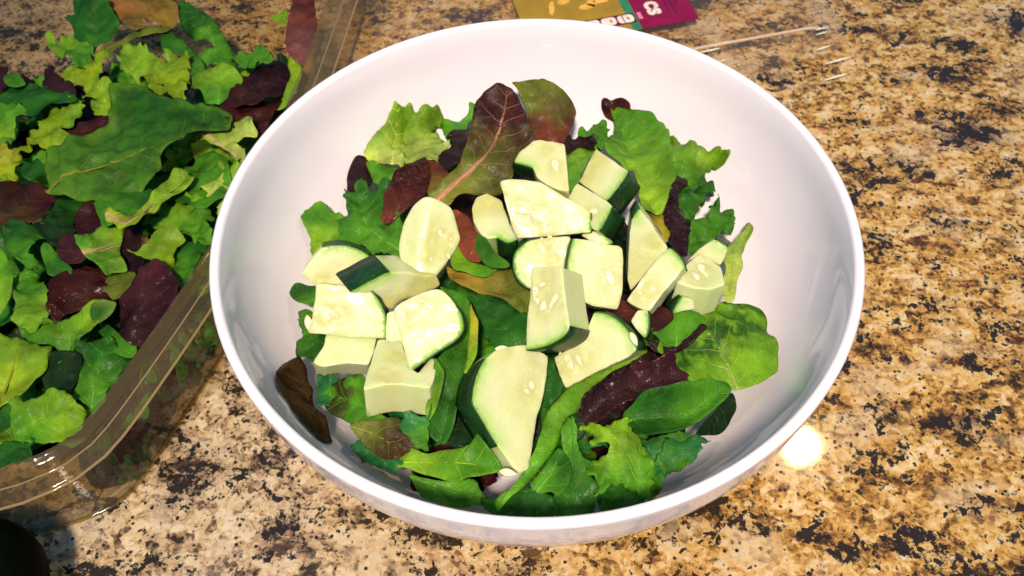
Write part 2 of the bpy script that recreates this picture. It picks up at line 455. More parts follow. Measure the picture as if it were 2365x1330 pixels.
def leaf_mesh(name, d, seed):
    rs = np.random.RandomState(seed)
    P = np.array(d['p'], float)
    fr = d['f']
    B3 = crom(P, .5 if fr else .9, True)
    ctr = B3.mean(0)
    U_, S_, Vt = np.linalg.svd(B3 - ctr, full_matrices=False)
    nrm = Vt[2] if Vt[2][2] > 0 else -Vt[2]
    ax = Vt[0]; ay = np.cross(nrm, ax)
    q = np.stack([(B3 - ctr) @ ax, (B3 - ctr) @ ay], 1)
    h = (B3 - ctr) @ nrm
    size = max(np.ptp(q[:, 0]), np.ptp(q[:, 1]))
    small = min(np.ptp(q[:, 0]), np.ptp(q[:, 1]))
    s = np.concatenate([[0], np.cumsum(np.linalg.norm(np.diff(q, axis=0), axis=1))])
    ruff = np.zeros(len(q))
    ph = rs.uniform(0, 6.28, 8)
    tn = np.roll(q, -1, 0) - np.roll(q, 1, 0); tn /= np.maximum(np.linalg.norm(tn, axis=1), 1e-6)[:, None]
    on = np.stack([tn[:, 1], -tn[:, 0]], 1)
    if fr:
        tri = lambda x: np.abs(((x / 3.1416) % 2) - 1) * 2 - 1
        jag = .55 * tri(s / .85 + ph[0] + 1.6 * np.sin(s / 3.1)) + .75 * tri(s / 2.0 + ph[1] + 1.2 * np.sin(s / 5)) + .30 * tri(s / .45 + ph[2])
        q = q + on * (jag * fr * .98)[:, None]
        ruff = fr * (2.3 * np.sin(s / 2.2 + ph[3] + 1.1 * np.sin(s / 5.3 + ph[4])) + 1.0 * np.sin(s / 1.05 + ph[5] + np.sin(s / 3.3)))
    else:
        q = q + on * (.16 * np.sin(s / 1.7 + ph[0] + np.sin(s / 4.3)))[:, None]
        ruff = .9 * np.sin(s / 3.6 + ph[3] + np.sin(s / 6 + ph[4])) + .4 * np.sin(s / 1.6 + ph[5])
    g = min(1.0 if fr else 1.3, max(.7, size / 30))
    V2, Fs = fill(q, g, rs)
    D = np.sqrt(((V2[:, None] - q[None]) ** 2).sum(2))
    near = D.argmin(1); dm = D.min(1)
    W = 1 / (D + .05) ** 2.6
    H = (W * h[None]).sum(1) / W.sum(1)
    ed = np.array([(f[k], f[(k + 1) % len(f)]) for f in Fs for k in range(len(f))])
    fixed = dm < 1e-3
    for _ in range(70):
        acc = np.zeros(len(V2)); cn = np.zeros(len(V2))
        np.add.at(acc, ed[:, 0], H[ed[:, 1]]); np.add.at(cn, ed[:, 0], 1); np.add.at(acc, ed[:, 1], H[ed[:, 0]]); np.add.at(cn, ed[:, 1], 1)
        H = np.where(fixed, H, acc / np.maximum(cn, 1))
    ruff = ruff * min(1, small / (11 if fr else 18))
    H = H + ruff[near] * np.exp(-dm / (2.6 if fr else 3.5))
    # midrib frame
    R3 = crom(np.array(d['r'], float), 1.5)
    R2 = np.stack([(R3 - ctr) @ ax, (R3 - ctr) @ ay], 1)
    rl = np.concatenate([[0], np.cumsum(np.linalg.norm(np.diff(R2, axis=0), axis=1))])
    DR = np.sqrt(((V2[:, None] - R2[None]) ** 2).sum(2)); ri = DR.argmin(1)
    rt = np.gradient(R2, axis=0); rt /= np.maximum(np.linalg.norm(rt, axis=1), 1e-6)[:, None]
    rel = V2 - R2[ri]
    along = (rel * rt[ri]).sum(1)
    vs = rt[ri][:, 0] * rel[:, 1] - rt[ri][:, 1] * rel[:, 0]
    vu = rl[ri] + along
    tt = np.clip(vu / max(rl[-1], 1e-6), 0, 1)
    rn = np.abs(vs) / (d['rw'] * .5 * (1.15 - .85 * tt)) + 3 * np.clip(np.abs(along) - 1.2, 0, 9)
    a_, b_ = rs.uniform(0, 99, 2)
    amp = (.09 if d['g'] == 0 else .12) * small
    und = np.array([nz(x / (small * .55) + a_, y / (small * .55) + b_, seed) for x, y in V2]) * amp
    thin = min(1, small / 20)
    und *= thin
    und += thin ** 2 * np.array([nz(x / 4.5 + b_, y / 4.5, seed + .5) for x, y in V2]) * (.62 + .8 * fr)
    und += np.array([nz(x / 1.9 + a_, y / 1.9, seed + 2.5) for x, y in V2]) * (.12 + .25 * fr)
    und -= np.abs(np.array([nz(x / 8.5 + b_, y / 8.5 + a_, seed + 4.5) for x, y in V2])) * (1.5 + .05 * small) * min(1, small / 20) ** 1.3
    H = H + und
    half = max(small * .5, 3)
    H += d['cup'] * .055 * size * (np.abs(vs) / half) ** 2
    if d['fo']: H += np.abs(vs) * .30
    H -= .45 * np.exp(-(vs / 1.3) ** 2) * (1 if d['v'] >= 1 else .3)
    vphase = (vu * .16 - np.abs(vs) * .13) * math.pi
    H += .48 * np.abs(np.sin(vphase)) * np.exp(-np.abs(vs) / 14) * min(1.4, d['v']) * min(1, small / 22)
    V3 = ctr + V2[:, :1] * ax + V2[:, 1:] * ay + H[:, None] * nrm
    if d['g'] == 0:
        r_ = np.hypot(V3[:, 0], V3[:, 1]); lim = rin(V3[:, 2]) - .6
        k = np.minimum(1, lim / np.maximum(r_, 1e-6)); V3[:, 0] *= k; V3[:, 1] *= k
        V3[:, 2] = np.maximum(V3[:, 2], 9)
    c1, c2 = np.array(COL[d['c']]), np.array(COL[d['c2']])
    nn = np.array([nz(x / 6 + a_, y / 6, 7.3) for x, y in V2]) * .22
    k = sstep(tt + nn, .15, .85)[:, None]
    col = c1 * (1 - k) + c2 * k
    kr = (np.exp(-np.abs(vs) / (.10 * small + 1.2)) * (1 - .75 * tt) * .5 * min(1, d['v']))[:, None]
    lightc = np.minimum(.75, col * np.array([2.0, 1.7, 1.9]) + np.array([.035, .04, .01]))
    col = col * (1 - kr) + lightc * kr
    edc = COL[d['ed']] if d['ed'] else tuple(np.minimum(1, (c1 + c2) * .5 * np.array([1.7, 1.5, 1.2]) + .01))
    ke = (np.exp(-(dm / (2.6 if d['ed'] else .45)) ** 2) * (np.clip(.35 + 2.2 * nn, 0, .8) if d['ed'] else .12))[:, None]
    col = col * (1 - ke) + np.array(edc) * ke
    if d['sp']:
        sp = np.array([nz(x / 5.2 + 3.1, y / 5.2 + 1.7, 2.2) + .5 * nz(x / 2.1, y / 2.1, 5) for x, y in V2])
        cx = sstep(tt, .35, .6) * (1 - sstep(tt, .8, .98)) if d['sp'] == 'wet' else sstep(tt, .5, .8)
        ks = (sstep(sp * 1.0 + .35 * cx - .12, .12, .22) * cx)[:, None]
        tgt = np.array(COL['dark']) * .8 if d['sp'] == 'wet' else np.array((.05, .03, .008))
        col = col * (1 - ks * .9) + tgt * ks * .9
    jit = 1 + rs.uniform(-.10, .10)
    col = np.clip(col * jit, 0, 1)
    me = bpy.data.meshes.new(name)
    base = V3.mean(0)
    me.from_pydata([tuple(x) for x in (V3 - base) * MM], [], Fs)
    me.update()
    nm = np.array([p.normal[:] for p in me.polygons]).mean(0)
    if nm @ nrm < 0:
        me.flip_normals()
    me.polygons.foreach_set('use_smooth', [True] * len(me.polygons))
    set_attr(me, 'col', 'FLOAT_COLOR', np.hstack([col, np.ones((len(col), 1))]))
    rc = COL[d['rc']] if d['rc'] else tuple(np.minimum(1, c1 * np.array([1.9, 1.6, 1.5]) + .02))
    set_attr(me, 'rib', 'FLOAT_COLOR', np.tile([*rc, 1.0], (len(col), 1)))
    set_attr(me, 'vein', 'FLOAT_VECTOR', np.stack([vu, vs, rn], 1))
    set_attr(me, 'veink', 'FLOAT', np.full(len(col), min(1.3, d['v'])))
    set_attr(me, 'gloss', 'FLOAT', np.full(len(col), float(d['gl'])))
    me.materials.append(M_LEAF)
    rib = None
    if d['rc'] and d['rw'] >= 1.5:
        idx = np.sqrt(((R2[:, None] - V2[None]) ** 2).sum(2)).argmin(1)
        C3 = R3 * 0
        hh = (V3[idx] - ctr) @ nrm
        for _ in range(40):
            hh[1:-1] = (hh[:-2] + 2 * hh[1:-1] + hh[2:]) / 4
        C3 = ctr + R2[:, :1] * ax + R2[:, 1:] * ay + hh[:, None] * nrm
        rv, rf = [], []
        nR = len(C3)
        for i in range(nR):
            u = i / (nR - 1); t3 = rt[i][0] * ax + rt[i][1] * ay; b3 = np.cross(nrm, t3)
            rad = d['rw'] * .32 * (1.1 - .92 * u)
            for k in range(8):
                a = 2 * math.pi * k / 8
                rv.append(C3[i] + b3 * math.cos(a) * rad + nrm * (math.sin(a) * rad * .55 + .15))
        for i in range(nR - 1):
            for k in range(8):
                rf.append((i * 8 + k, i * 8 + (k + 1) % 8, (i + 1) * 8 + (k + 1) % 8, (i + 1) * 8 + k))
        rf.append(tuple(range(8))[::-1]); rf.append(tuple((nR - 1) * 8 + k for k in range(8)))
        rm = bpy.data.meshes.new('midrib')
        rm.from_pydata([tuple(x) for x in (np.array(rv) - base) * MM], [], rf); rm.update()
        rm.polygons.foreach_set('use_smooth', [True] * len(rm.polygons))
        nvr = len(rv); uu = np.repeat(np.arange(nR) / (nR - 1), 8)[:, None]
        k = uu ** 1.5 * .6
        rcol = np.array(rc) * (1 - k) + c2 * k
        set_attr(rm, 'col', 'FLOAT_COLOR', np.hstack([rcol, np.ones((nvr, 1))])); set_attr(rm, 'rib', 'FLOAT_COLOR', np.hstack([rcol, np.ones((nvr, 1))]))
        set_attr(rm, 'vein', 'FLOAT_VECTOR', np.tile([0, 30, 9.0], (nvr, 1))); set_attr(rm, 'veink', 'FLOAT', np.zeros(nvr)); set_attr(rm, 'gloss', 'FLOAT', np.full(nvr, .6))
        rm.materials.append(M_LEAF)
        rib = rm
    d['rib_mesh'] = rib
    return me, base * MM
def leaf_obj(name, me, loc, label, group, rot=None):
    o = link(bpy.data.objects.new(name, me))
    o.location = loc
    if rot is not None: o.rotation_euler = rot
    md = o.modifiers.new('thickness', 'SOLIDIFY'); md.thickness = .00018; md.offset = 0
    tag(o, label, 'leaf', group)
    return o
LEAVES = [
    {"n":"salad_leaf","l":"ragged green lettuce scraps on the lower left bowl floor","g":0,"c":"teal","c2":"teal","f":1,"p":[[-60.2,-69.0,44.7],[-56.2,-67.7,45.8],[-52.4,-70.5,45.2],[-49.5,-71.2,45.2],[-43.6,-73.7,44.8],[-42.5,-76.6,43.6],[-46.4,-77.1,43.1],[-48.6,-76.1,43.3],[-54.4,-74.5,43.3]],"r":[[-42.9,-76.7,43.6],[-50.4,-73.0,44.4],[-58.8,-68.7,45.1]],"rw":0.5,"rc":"","cup":0,"sp":"","gl":0,"ed":"","fo":0,"v":0.5},
    {"n":"salad_leaf","l":"blackish green leaf in the gap left of the largest cucumber wedge tip","g":0,"c":"deep","c2":"deep","f":0.4,"p":[[-29.9,-59.5,50.0],[-20.7,-58.9,49.0],[-15.4,-67.3,48.3],[-19.5,-71.9,48.8],[-27.2,-70.2,49.7]],"r":[[-17.4,-69.8,48.6],[-22.5,-65.7,49.3],[-29.1,-60.1,50.0]],"rw":0.5,"rc":"","cup":0,"sp":"","gl":0,"ed":"","fo":0,"v":0.5},
    {"n":"salad_leaf","l":"frilled leaf pressed against the front rim below the cucumber tip","g":0,"c":"mid","c2":"dark","f":0.7,"p":[[-9.5,-87.1,45.9],[-3.4,-84.4,45.8],[3.5,-86.3,44.2],[7.6,-90.7,42.3],[-0.6,-92.8,43.1],[-7.4,-92.7,44.1]],"r":[[7.4,-89.7,42.6],[-1.6,-89.1,44.3],[-8.9,-88.4,45.4]],"rw":0.5,"rc":"","cup":0,"sp":"","gl":0,"ed":"","fo":0,"v":0.5},
    {"n":"salad_leaf","l":"dark leaf in the front gap right of the upright scalloped leaf","g":0,"c":"dark","c2":"dark","f":0.5,"p":[[20.7,-83.5,44.5],[28.4,-80.3,44.6],[35.3,-85.6,43.4],[28.8,-92.4,48.0],[21.7,-91.9,44.0]],"r":[[35.0,-84.9,43.5],[27.1,-86.3,43.9],[21.7,-87.3,44.0]],"rw":0.5,"rc":"","cup":0,"sp":"","gl":0,"ed":"","fo":0,"v":0.5},
    {"n":"salad_leaf","l":"ruffled green leaf at the lower right edge under the spiky lettuce","g":0,"c":"mid","c2":"teal","f":0.9,"p":[[34.6,-68.3,46.8],[43.4,-64.8,46.8],[51.7,-67.1,45.7],[49.0,-74.6,44.9],[40.2,-79.4,44.7],[35.3,-75.8,45.6]],"r":[[51.7,-68.4,45.6],[42.3,-71.8,45.9],[35.6,-74.1,45.9]],"rw":0.5,"rc":"","cup":0,"sp":"","gl":0,"ed":"","fo":0,"v":0.5},
    {"n":"salad_leaf","l":"bluish green leaf scrap beside the curled brown leaf","g":0,"c":"teal","c2":"teal","f":0.7,"p":[[-75.3,-44.0,44.7],[-69.6,-42.6,45.8],[-64.1,-46.8,46.5],[-66.4,-53.4,45.7],[-72.8,-53.8,44.5]],"r":[[-68.4,-43.4,46.0],[-69.6,-48.2,45.5],[-71.1,-53.9,44.8]],"rw":0.5,"rc":"","cup":0,"sp":"","gl":0,"ed":"","fo":0,"v":0.5},
    {"n":"salad_leaf","l":"blackish leaf in the gap below the crinkled purple lettuce","g":0,"c":"deep","c2":"deep","f":0,"p":[[7.3,-56.5,52.1],[15.7,-58.3,52.4],[16.5,-66.4,49.7],[10.9,-69.0,48.2],[6.8,-63.5,49.6]],"r":[[8.9,-56.2,52.4],[11.5,-62.8,50.5],[13.3,-67.6,48.9]],"rw":0.5,"rc":"","cup":0,"sp":"","gl":0,"ed":"","fo":0,"v":0.5},
    {"n":"salad_leaf","l":"dark purple leaf standing against the left inner wall of the bowl","g":0,"c":"purple","c2":"purple","f":0,"p":[[-76.4,48.1,44.8],[-76.6,56.4,45.5],[-73.8,62.5,48.0],[-70.9,64.0,45.9],[-67.8,61.0,42.8],[-65.9,52.7,44.8],[-67.8,43.7,46.4],[-71.1,43.2,46.2],[-74.4,42.4,46.0]],"r":[[-70.8,63.7,45.8],[-72.1,54.1,44.0],[-72.1,42.6,46.2]],"rw":0.5,"rc":"","cup":0,"sp":"","gl":0,"ed":"","fo":0,"v":0.5},
    {"n":"salad_leaf","l":"small green curl peeping out between pale lettuce and the big red leaf","g":0,"c":"mid","c2":"mid","f":0.5,"p":[[-40.2,83.9,42.0],[-37.7,86.5,44.3],[-32.5,88.6,43.9],[-28.6,89.8,43.8],[-28.1,92.9,49.2],[-24.6,93.1,47.7],[-26.0,86.9,44.9],[-30.0,78.2,46.6],[-36.1,74.1,46.1]],"r":[[-24.6,93.0,47.2],[-31.8,88.3,43.2],[-37.5,79.6,44.0]],"rw":0.5,"rc":"","cup":0,"sp":"","gl":0,"ed":"","fo":0,"v":0.5},
    {"n":"salad_leaf","l":"near black purple leaf tucked left of the big red leaf stem","g":0,"c":"purple","c2":"purple","f":0,"p":[[-36.7,73.3,47.6],[-33.5,78.8,46.8],[-27.2,79.5,47.5],[-25.7,76.0,48.6],[-27.3,63.8,51.0],[-30.0,55.2,52.2],[-34.1,47.9,52.8],[-41.8,54.1,50.5],[-37.0,61.1,50.1],[-34.7,66.5,49.4]],"r":[[-27.6,79.4,47.5],[-32.8,65.1,50.0],[-38.2,51.6,51.5]],"rw":0.5,"rc":"","cup":0,"sp":"","gl":0,"ed":"","fo":0,"v":0.5},
    {"n":"salad_leaf","l":"pale frilled lettuce leaf at the back left beside the bowl wall","g":0,"c":"lime","c2":"pale","f":0.8,"p":[[-59.4,80.4,57.0],[-56.6,83.5,59.7],[-53.8,83.9,56.2],[-51.7,84.6,55.1],[-50.6,83.9,51.8],[-47.9,86.9,55.1],[-45.8,86.7,52.1],[-44.1,86.9,50.5],[-41.8,87.8,49.7],[-39.6,87.6,47.2],[-39.9,85.5,43.9],[-42.7,80.2,44.8],[-39.5,74.3,47.3],[-35.5,64.7,51.0],[-40.7,53.5,53.0],[-48.7,53.2,51.4],[-52.7,56.0,49.8],[-56.4,75.8,44.0]],"r":[[-50.3,87.0,58.4],[-48.0,82.7,46.1],[-41.8,56.5,52.0]],"rw":0.5,"rc":"","cup":0,"sp":"","gl":0,"ed":"","fo":0,"v":0.5},
    {"n":"salad_leaf","l":"pale cut lettuce piece with straight lower edge at the back left","g":0,"c":"pale","c2":"lime","f":0.45,"p":[[-70.7,65.2,47.0],[-66.9,71.1,50.7],[-61.7,76.9,53.5],[-58.1,81.8,58.1],[-56.1,81.6,54.7],[-53.7,82.2,52.4],[-50.5,82.6,48.1],[-46.2,80.9,43.1],[-50.7,79.4,43.6],[-54.2,77.5,44.5],[-54.4,65.9,47.4],[-52.7,52.4,51.2],[-61.3,55.4,49.7],[-69.0,60.7,47.5]],"r":[[-57.8,54.3,50.3],[-58.4,77.1,47.9],[-57.7,81.7,57.1]],"rw":1.1,"rc":"","cup":0,"sp":"","gl":0,"ed":"","fo":0,"v":1},
    {"n":"salad_leaf","l":"dark green leaf edge under the pale cut lettuce piece","g":0,"c":"mid","c2":"mid","f":0,"p":[[-69.2,60.7,46.0],[-60.9,55.9,48.3],[-53.8,52.4,50.0],[-53.8,48.4,49.9],[-59.3,45.5,48.5],[-65.0,47.8,47.1]],"r":[[-54.0,48.8,49.9],[-60.3,51.6,48.4],[-68.4,55.5,46.2]],"rw":0.5,"rc":"","cup":0,"sp":"","gl":0,"ed":"","fo":0,"v":0.5},
    {"n":"salad_leaf","l":"brownish red leaf with green tip, rightmost of the two tall red leaves","g":0,"c":"redbr","c2":"olivegreen","f":0,"p":[[-8.9,87.9,63.3],[-5.0,89.0,63.8],[-1.6,89.3,63.9],[1.3,90.2,64.3],[3.7,90.7,64.6],[6.4,89.1,63.8],[9.6,87.4,63.1],[12.4,85.1,62.1],[14.8,82.3,60.8],[17.6,77.9,58.8],[17.0,73.6,56.9],[14.6,69.2,54.9],[12.4,63.9,52.5],[6.6,61.4,51.4],[0.7,63.3,52.2],[-2.3,75.1,57.5],[-6.8,84.6,61.8]],"r":[[7.4,62.2,51.8],[5.2,76.1,58.0],[2.2,89.8,64.2]],"rw":1.1,"rc":"","cup":0,"sp":"","gl":0,"ed":"","fo":0,"v":1},
    {"n":"salad_leaf","l":"small maroon leaf tip behind the broad light green leaf","g":0,"c":"maroon","c2":"redbr","f":0,"p":[[29.3,92.9,50.1],[31.1,92.7,51.0],[33.0,91.7,50.1],[35.1,91.5,51.7],[37.4,91.1,52.6],[39.7,89.7,52.3],[41.3,88.4,50.3],[40.4,85.8,45.0],[36.8,83.7,42.0],[34.2,87.2,42.6],[30.2,89.8,44.7]],"r":[[32.4,92.7,52.3],[35.4,90.1,47.9],[39.1,85.5,43.3]],"rw":0.5,"rc":"","cup":0,"sp":"","gl":0,"ed":"","fo":0,"v":0.5},
    {"n":"salad_leaf","l":"crumpled dark purple leaf behind the topmost cucumber chunk","g":0,"c":"purple","c2":"purple","f":0.4,"p":[[10.9,62.7,53.8],[14.1,72.8,50.5],[17.0,68.5,51.2],[20.2,71.8,49.7],[24.1,75.5,47.9],[26.7,70.4,48.8],[28.7,64.3,50.0],[24.2,60.8,51.9],[18.9,61.1,52.8],[12.9,57.8,54.6]],"r":[[28.7,68.3,49.0],[19.7,66.3,51.3],[11.9,65.0,53.0]],"rw":0.5,"rc":"","cup":0,"sp":"","gl":0,"ed":"","fo":0,"v":0.5},
    {"n":"salad_leaf","l":"tiny frilled green leaf tip between crumpled purple leaf and bowl wall","g":0,"c":"mid","c2":"mid","f":1,"p":[[18.7,67.6,53.6],[20.1,72.0,52.5],[21.7,74.1,51.7],[23.8,73.8,51.2],[27.9,77.8,49.4],[31.5,75.5,48.9],[31.8,69.6,49.8],[28.1,61.8,52.1],[24.9,66.7,52.2],[21.1,66.2,53.2]],"r":[[31.7,70.2,49.7],[24.9,70.4,51.6],[19.7,70.6,52.8]],"rw":0.5,"rc":"","cup":0,"sp":"","gl":0,"ed":"","fo":0,"v":0.5},
    {"n":"salad_leaf","l":"green leaf wedged between the two uppermost cucumber chunks","g":0,"c":"mid","c2":"lime","f":0,"p":[[12.9,64.7,49.8],[19.2,66.4,49.8],[23.6,66.1,50.3],[26.1,60.8,52.5],[21.5,50.7,55.9],[18.3,40.7,59.0],[17.0,32.8,61.2],[13.4,28.8,62.0],[12.3,41.6,58.0]],"r":[[13.9,30.2,61.7],[17.4,47.7,56.6],[23.5,64.0,51.1]],"rw":1.1,"rc":"","cup":0,"sp":"","gl":0,"ed":"","fo":0,"v":1},
    {"n":"salad_leaf","l":"frilled green leaf touching the right wall, upper one","g":0,"c":"mid","c2":"lime","f":0.9,"p":[[52.8,78.9,45.0],[56.3,76.2,44.7],[59.5,73.9,45.2],[62.3,73.2,46.8],[64.6,70.7,46.4],[67.0,69.2,47.4],[69.4,66.9,47.6],[72.2,65.0,49.0],[73.9,63.8,50.7],[75.8,62.2,51.8],[78.5,58.5,51.7],[78.1,56.6,47.7],[76.2,58.0,46.3],[74.3,58.0,44.0],[71.2,56.7,42.3],[69.0,49.3,43.2],[61.0,44.7,45.2],[60.6,50.7,45.2],[56.7,53.4,45.9],[56.2,61.9,45.6],[55.5,71.4,44.9]],"r":[[57.7,45.7,46.0],[64.1,62.3,43.7],[75.5,61.4,49.6]],"rw":1.1,"rc":"","cup":0,"sp":"","gl":0,"ed":"","fo":0,"v":1},
    {"n":"salad_leaf","l":"yellow olive leaf scrap beside the dark purple strip","g":0,"c":"olive","c2":"yellow","f":0,"p":[[42.9,28.4,51.2],[49.4,27.2,51.3],[53.1,22.6,52.0],[52.1,17.1,52.9],[49.1,10.0,53.9],[47.0,16.5,53.1]],"r":[[45.4,30.4,50.8],[48.9,20.1,52.5],[51.5,13.2,53.4]],"rw":0.5,"rc":"","cup":0,"sp":"","gl":0,"ed":"","fo":0,"v":0.5},
    {"n":"salad_leaf","l":"dark purple strip of leaf hanging down among the right hand greens","g":0,"c":"purple","c2":"purple","f":0.4,"p":[[55.4,47.7,49.9],[60.2,48.5,49.0],[60.7,43.9,49.6],[57.6,38.9,50.8],[55.7,28.3,52.2],[60.1,22.0,52.1],[58.1,13.4,52.9],[55.7,4.0,53.6],[52.5,5.3,54.0],[49.7,10.3,54.2],[50.8,15.2,53.9],[49.5,22.8,53.6],[50.9,33.8,52.3],[54.1,39.7,51.2]],"r":[[57.1,47.3,49.7],[54.9,25.9,52.6],[53.1,5.7,53.9]],"rw":0.5,"rc":"","cup":0,"sp":"","gl":1,"ed":"","fo":0,"v":0.5},
    {"n":"salad_leaf","l":"curly green leaf touching the right wall, lower one with rolled edge","g":0,"c":"dark","c2":"mid","f":0.9,"p":[[58.5,43.9,45.3],[64.4,48.2,43.8],[70.5,53.1,41.8],[74.4,50.9,42.1],[72.8,45.4,43.8],[68.2,39.0,46.0],[64.9,33.4,47.7],[63.1,27.6,49.2],[64.3,24.4,49.8],[67.0,26.8,49.1],[68.9,32.6,47.6],[72.6,40.1,45.3],[74.3,36.1,46.2],[76.6,34.3,46.4],[78.0,29.9,47.3],[77.1,22.9,49.0],[71.6,16.9,50.7],[66.3,13.5,51.8],[62.7,7.7,53.1],[58.2,8.6,53.2],[58.0,15.0,52.1],[60.4,23.1,50.3],[58.2,26.2,49.8],[56.5,32.6,48.4]],"r":[[71.2,52.3,41.9],[66.8,29.8,48.4],[63.0,9.7,52.7]],"rw":0.5,"rc":"","cup":0,"sp":"","gl":0,"ed":"","fo":0,"v":0.5},
    {"n":"salad_leaf","l":"broad light green leaf with pale midrib at the back right","g":0,"c":"lime","c2":"mid","f":0,"p":[[33.5,90.4,47.4],[38.3,89.3,49.3],[43.4,87.2,49.7],[49.4,83.0,47.8],[52.8,76.9,47.3],[55.0,69.1,48.6],[54.8,60.4,50.0],[54.8,51.2,51.2],[55.6,42.6,52.0],[53.1,37.5,52.6],[49.0,25.0,53.5],[42.9,24.8,53.8],[40.8,32.8,53.6],[40.3,41.6,53.0],[37.4,48.2,52.4],[32.6,53.3,51.9],[28.5,61.8,50.8],[32.9,72.1,49.1],[34.3,81.7,47.2]],"r":[[46.1,25.6,53.7],[42.1,46.8,52.4],[39.0,69.4,49.4],[34.2,89.8,47.2]],"rw":1.1,"rc":"","cup":1.2,"sp":"","gl":0,"ed":"","fo":0,"v":1},
    {"n":"salad_leaf","l":"small green leaf end at the left rim of the salad","g":0,"c":"mid","c2":"lime","f":0.4,"p":[[-91.6,28.9,46.8],[-90.1,34.3,47.4],[-87.1,38.2,45.3],[-84.0,38.1,45.0],[-80.7,33.4,45.5],[-75.1,30.3,46.5],[-75.3,23.6,46.0],[-75.8,18.3,45.4],[-82.4,16.9,44.0],[-85.6,12.7,42.8],[-88.7,23.6,43.1]],"r":[[-85.6,38.6,44.6],[-83.5,27.6,44.6],[-81.0,13.7,43.9]],"rw":0.5,"rc":"","cup":0,"sp":"","gl":0,"ed":"","fo":0,"v":0.5},
    {"n":"salad_leaf","l":"frilled mid green leaf on the left, under the brown red leaf","g":0,"c":"mid","c2":"dark","f":0.7,"p":[[-75.5,40.3,50.4],[-72.5,40.7,50.7],[-69.4,45.8,51.1],[-67.2,43.6,51.3],[-64.3,40.8,51.6],[-62.3,43.4,51.8],[-59.9,44.4,51.9],[-57.5,42.8,52.1],[-57.6,31.6,52.0],[-57.8,22.9,51.6],[-51.8,24.9,52.0],[-49.5,19.4,51.8],[-49.6,11.8,51.2],[-49.8,4.4,51.0],[-56.5,8.0,50.4],[-64.3,11.4,50.2],[-74.2,14.6,49.4],[-75.1,24.3,50.0],[-73.9,33.1,50.5]],"r":[[-51.1,9.7,50.9],[-63.8,21.4,51.0],[-71.3,41.9,50.9]],"rw":1.1,"rc":"","cup":0,"sp":"","gl":0,"ed":"","fo":0,"v":1},
    {"n":"salad_leaf","l":"brown red leaf with fine veins lying left of the big red leaf","g":0,"c":"redbr","c2":"maroon","f":0,"p":[[-57.5,19.8,54.1],[-58.3,25.3,54.6],[-58.3,31.1,55.0],[-58.1,35.7,55.3],[-56.9,39.8,55.5],[-54.9,43.9,55.6],[-52.4,47.2,55.6],[-49.6,50.1,55.6],[-44.7,53.8,55.4],[-42.7,52.2,55.3],[-41.0,45.2,55.2],[-40.9,38.4,54.9],[-43.2,33.3,54.8],[-46.4,28.5,54.6],[-50.1,24.5,54.4],[-54.0,21.8,54.3]],"r":[[-56.6,20.8,54.2],[-48.4,33.4,55.0],[-41.8,47.0,55.2]],"rw":1.1,"rc":"","cup":0,"sp":"","gl":1,"ed":"","fo":0,"v":1},
    {"n":"salad_leaf","l":"folded red brown leaf half beside the stem of the big red leaf","g":0,"c":"redbr","c2":"olive","f":0,"p":[[-42.4,51.9,55.7],[-38.4,49.3,55.8],[-36.2,47.4,55.8],[-33.5,44.3,55.8],[-37.0,37.1,55.3],[-40.9,33.4,54.9],[-40.9,39.9,55.3],[-40.7,44.8,55.5]],"r":[[-38.3,50.5,55.8],[-38.8,43.4,55.6],[-39.4,34.1,55.0]],"rw":0.5,"rc":"","cup":0,"sp":"","gl":0,"ed":"","fo":0,"v":0.5},
    {"n":"salad_leaf","l":"big red lettuce leaf with pink midrib and green base, leftmost of the two tall ones","g":0,"c":"olivegreen","c2":"maroon","f":0,"p":[[-38.0,23.5,63.8],[-39.7,25.6,64.7],[-36.2,28.2,65.9],[-32.7,31.1,67.2],[-30.1,33.8,68.4],[-28.4,36.3,69.5],[-27.3,39.4,70.9],[-26.4,42.9,72.5],[-25.2,45.7,73.8],[-24.3,48.3,74.9],[-23.7,51.5,76.3],[-23.2,54.8,77.9],[-22.3,57.9,79.2],[-20.8,60.3,80.3],[-19.0,62.4,81.3],[-16.4,63.8,81.9],[-14.1,65.0,82.4],[-12.1,65.1,82.5],[-10.1,64.4,82.2],[-8.2,63.3,81.7],[-6.1,60.7,80.5],[-4.6,57.8,79.2],[-2.8,54.5,77.7],[-1.5,51.0,76.1],[0.3,46.2,74.0],[-1.8,43.7,72.8],[-3.9,42.1,72.1],[-6.2,39.0,70.7],[-7.8,35.5,69.2],[-8.3,30.1,66.7],[-13.0,25.4,64.6],[-17.0,24.7,64.3],[-20.9,25.2,64.5],[-26.4,24.9,64.4],[-29.6,22.9,63.5],[-31.8,21.1,62.7],[-35.6,21.7,62.9]],"r":[[-36.7,22.8,63.4],[-28.1,30.2,66.8],[-20.1,37.2,69.9],[-14.4,44.7,73.3],[-11.2,55.4,78.1],[-10.4,61.8,81.0]],"rw":2.6,"rc":"pink","cup":0,"sp":"","gl":0,"ed":"","fo":0,"v":1},
    {"n":"salad_leaf","l":"yellowish spoon shaped leaf stalk at the right edge of the salad","g":0,"c":"lime","c2":"pale","f":0,"p":[[84.0,29.2,42.6],[85.7,26.9,42.7],[83.4,20.6,44.7],[81.3,16.3,46.1],[79.0,11.3,47.6],[77.2,6.5,48.8],[76.8,0.9,49.8],[73.3,-6.4,51.5],[70.9,-15.6,53.0],[66.9,-16.6,53.9],[66.3,-10.1,53.4],[70.0,-0.8,51.5],[70.3,5.4,50.5],[73.6,13.1,48.5],[78.5,19.5,46.1]],"r":[[84.5,28.2,42.7],[76.1,10.2,48.4],[69.5,-13.3,53.1]],"rw":2.5,"rc":"pale","cup":0,"sp":"","gl":0,"ed":"","fo":0,"v":1},
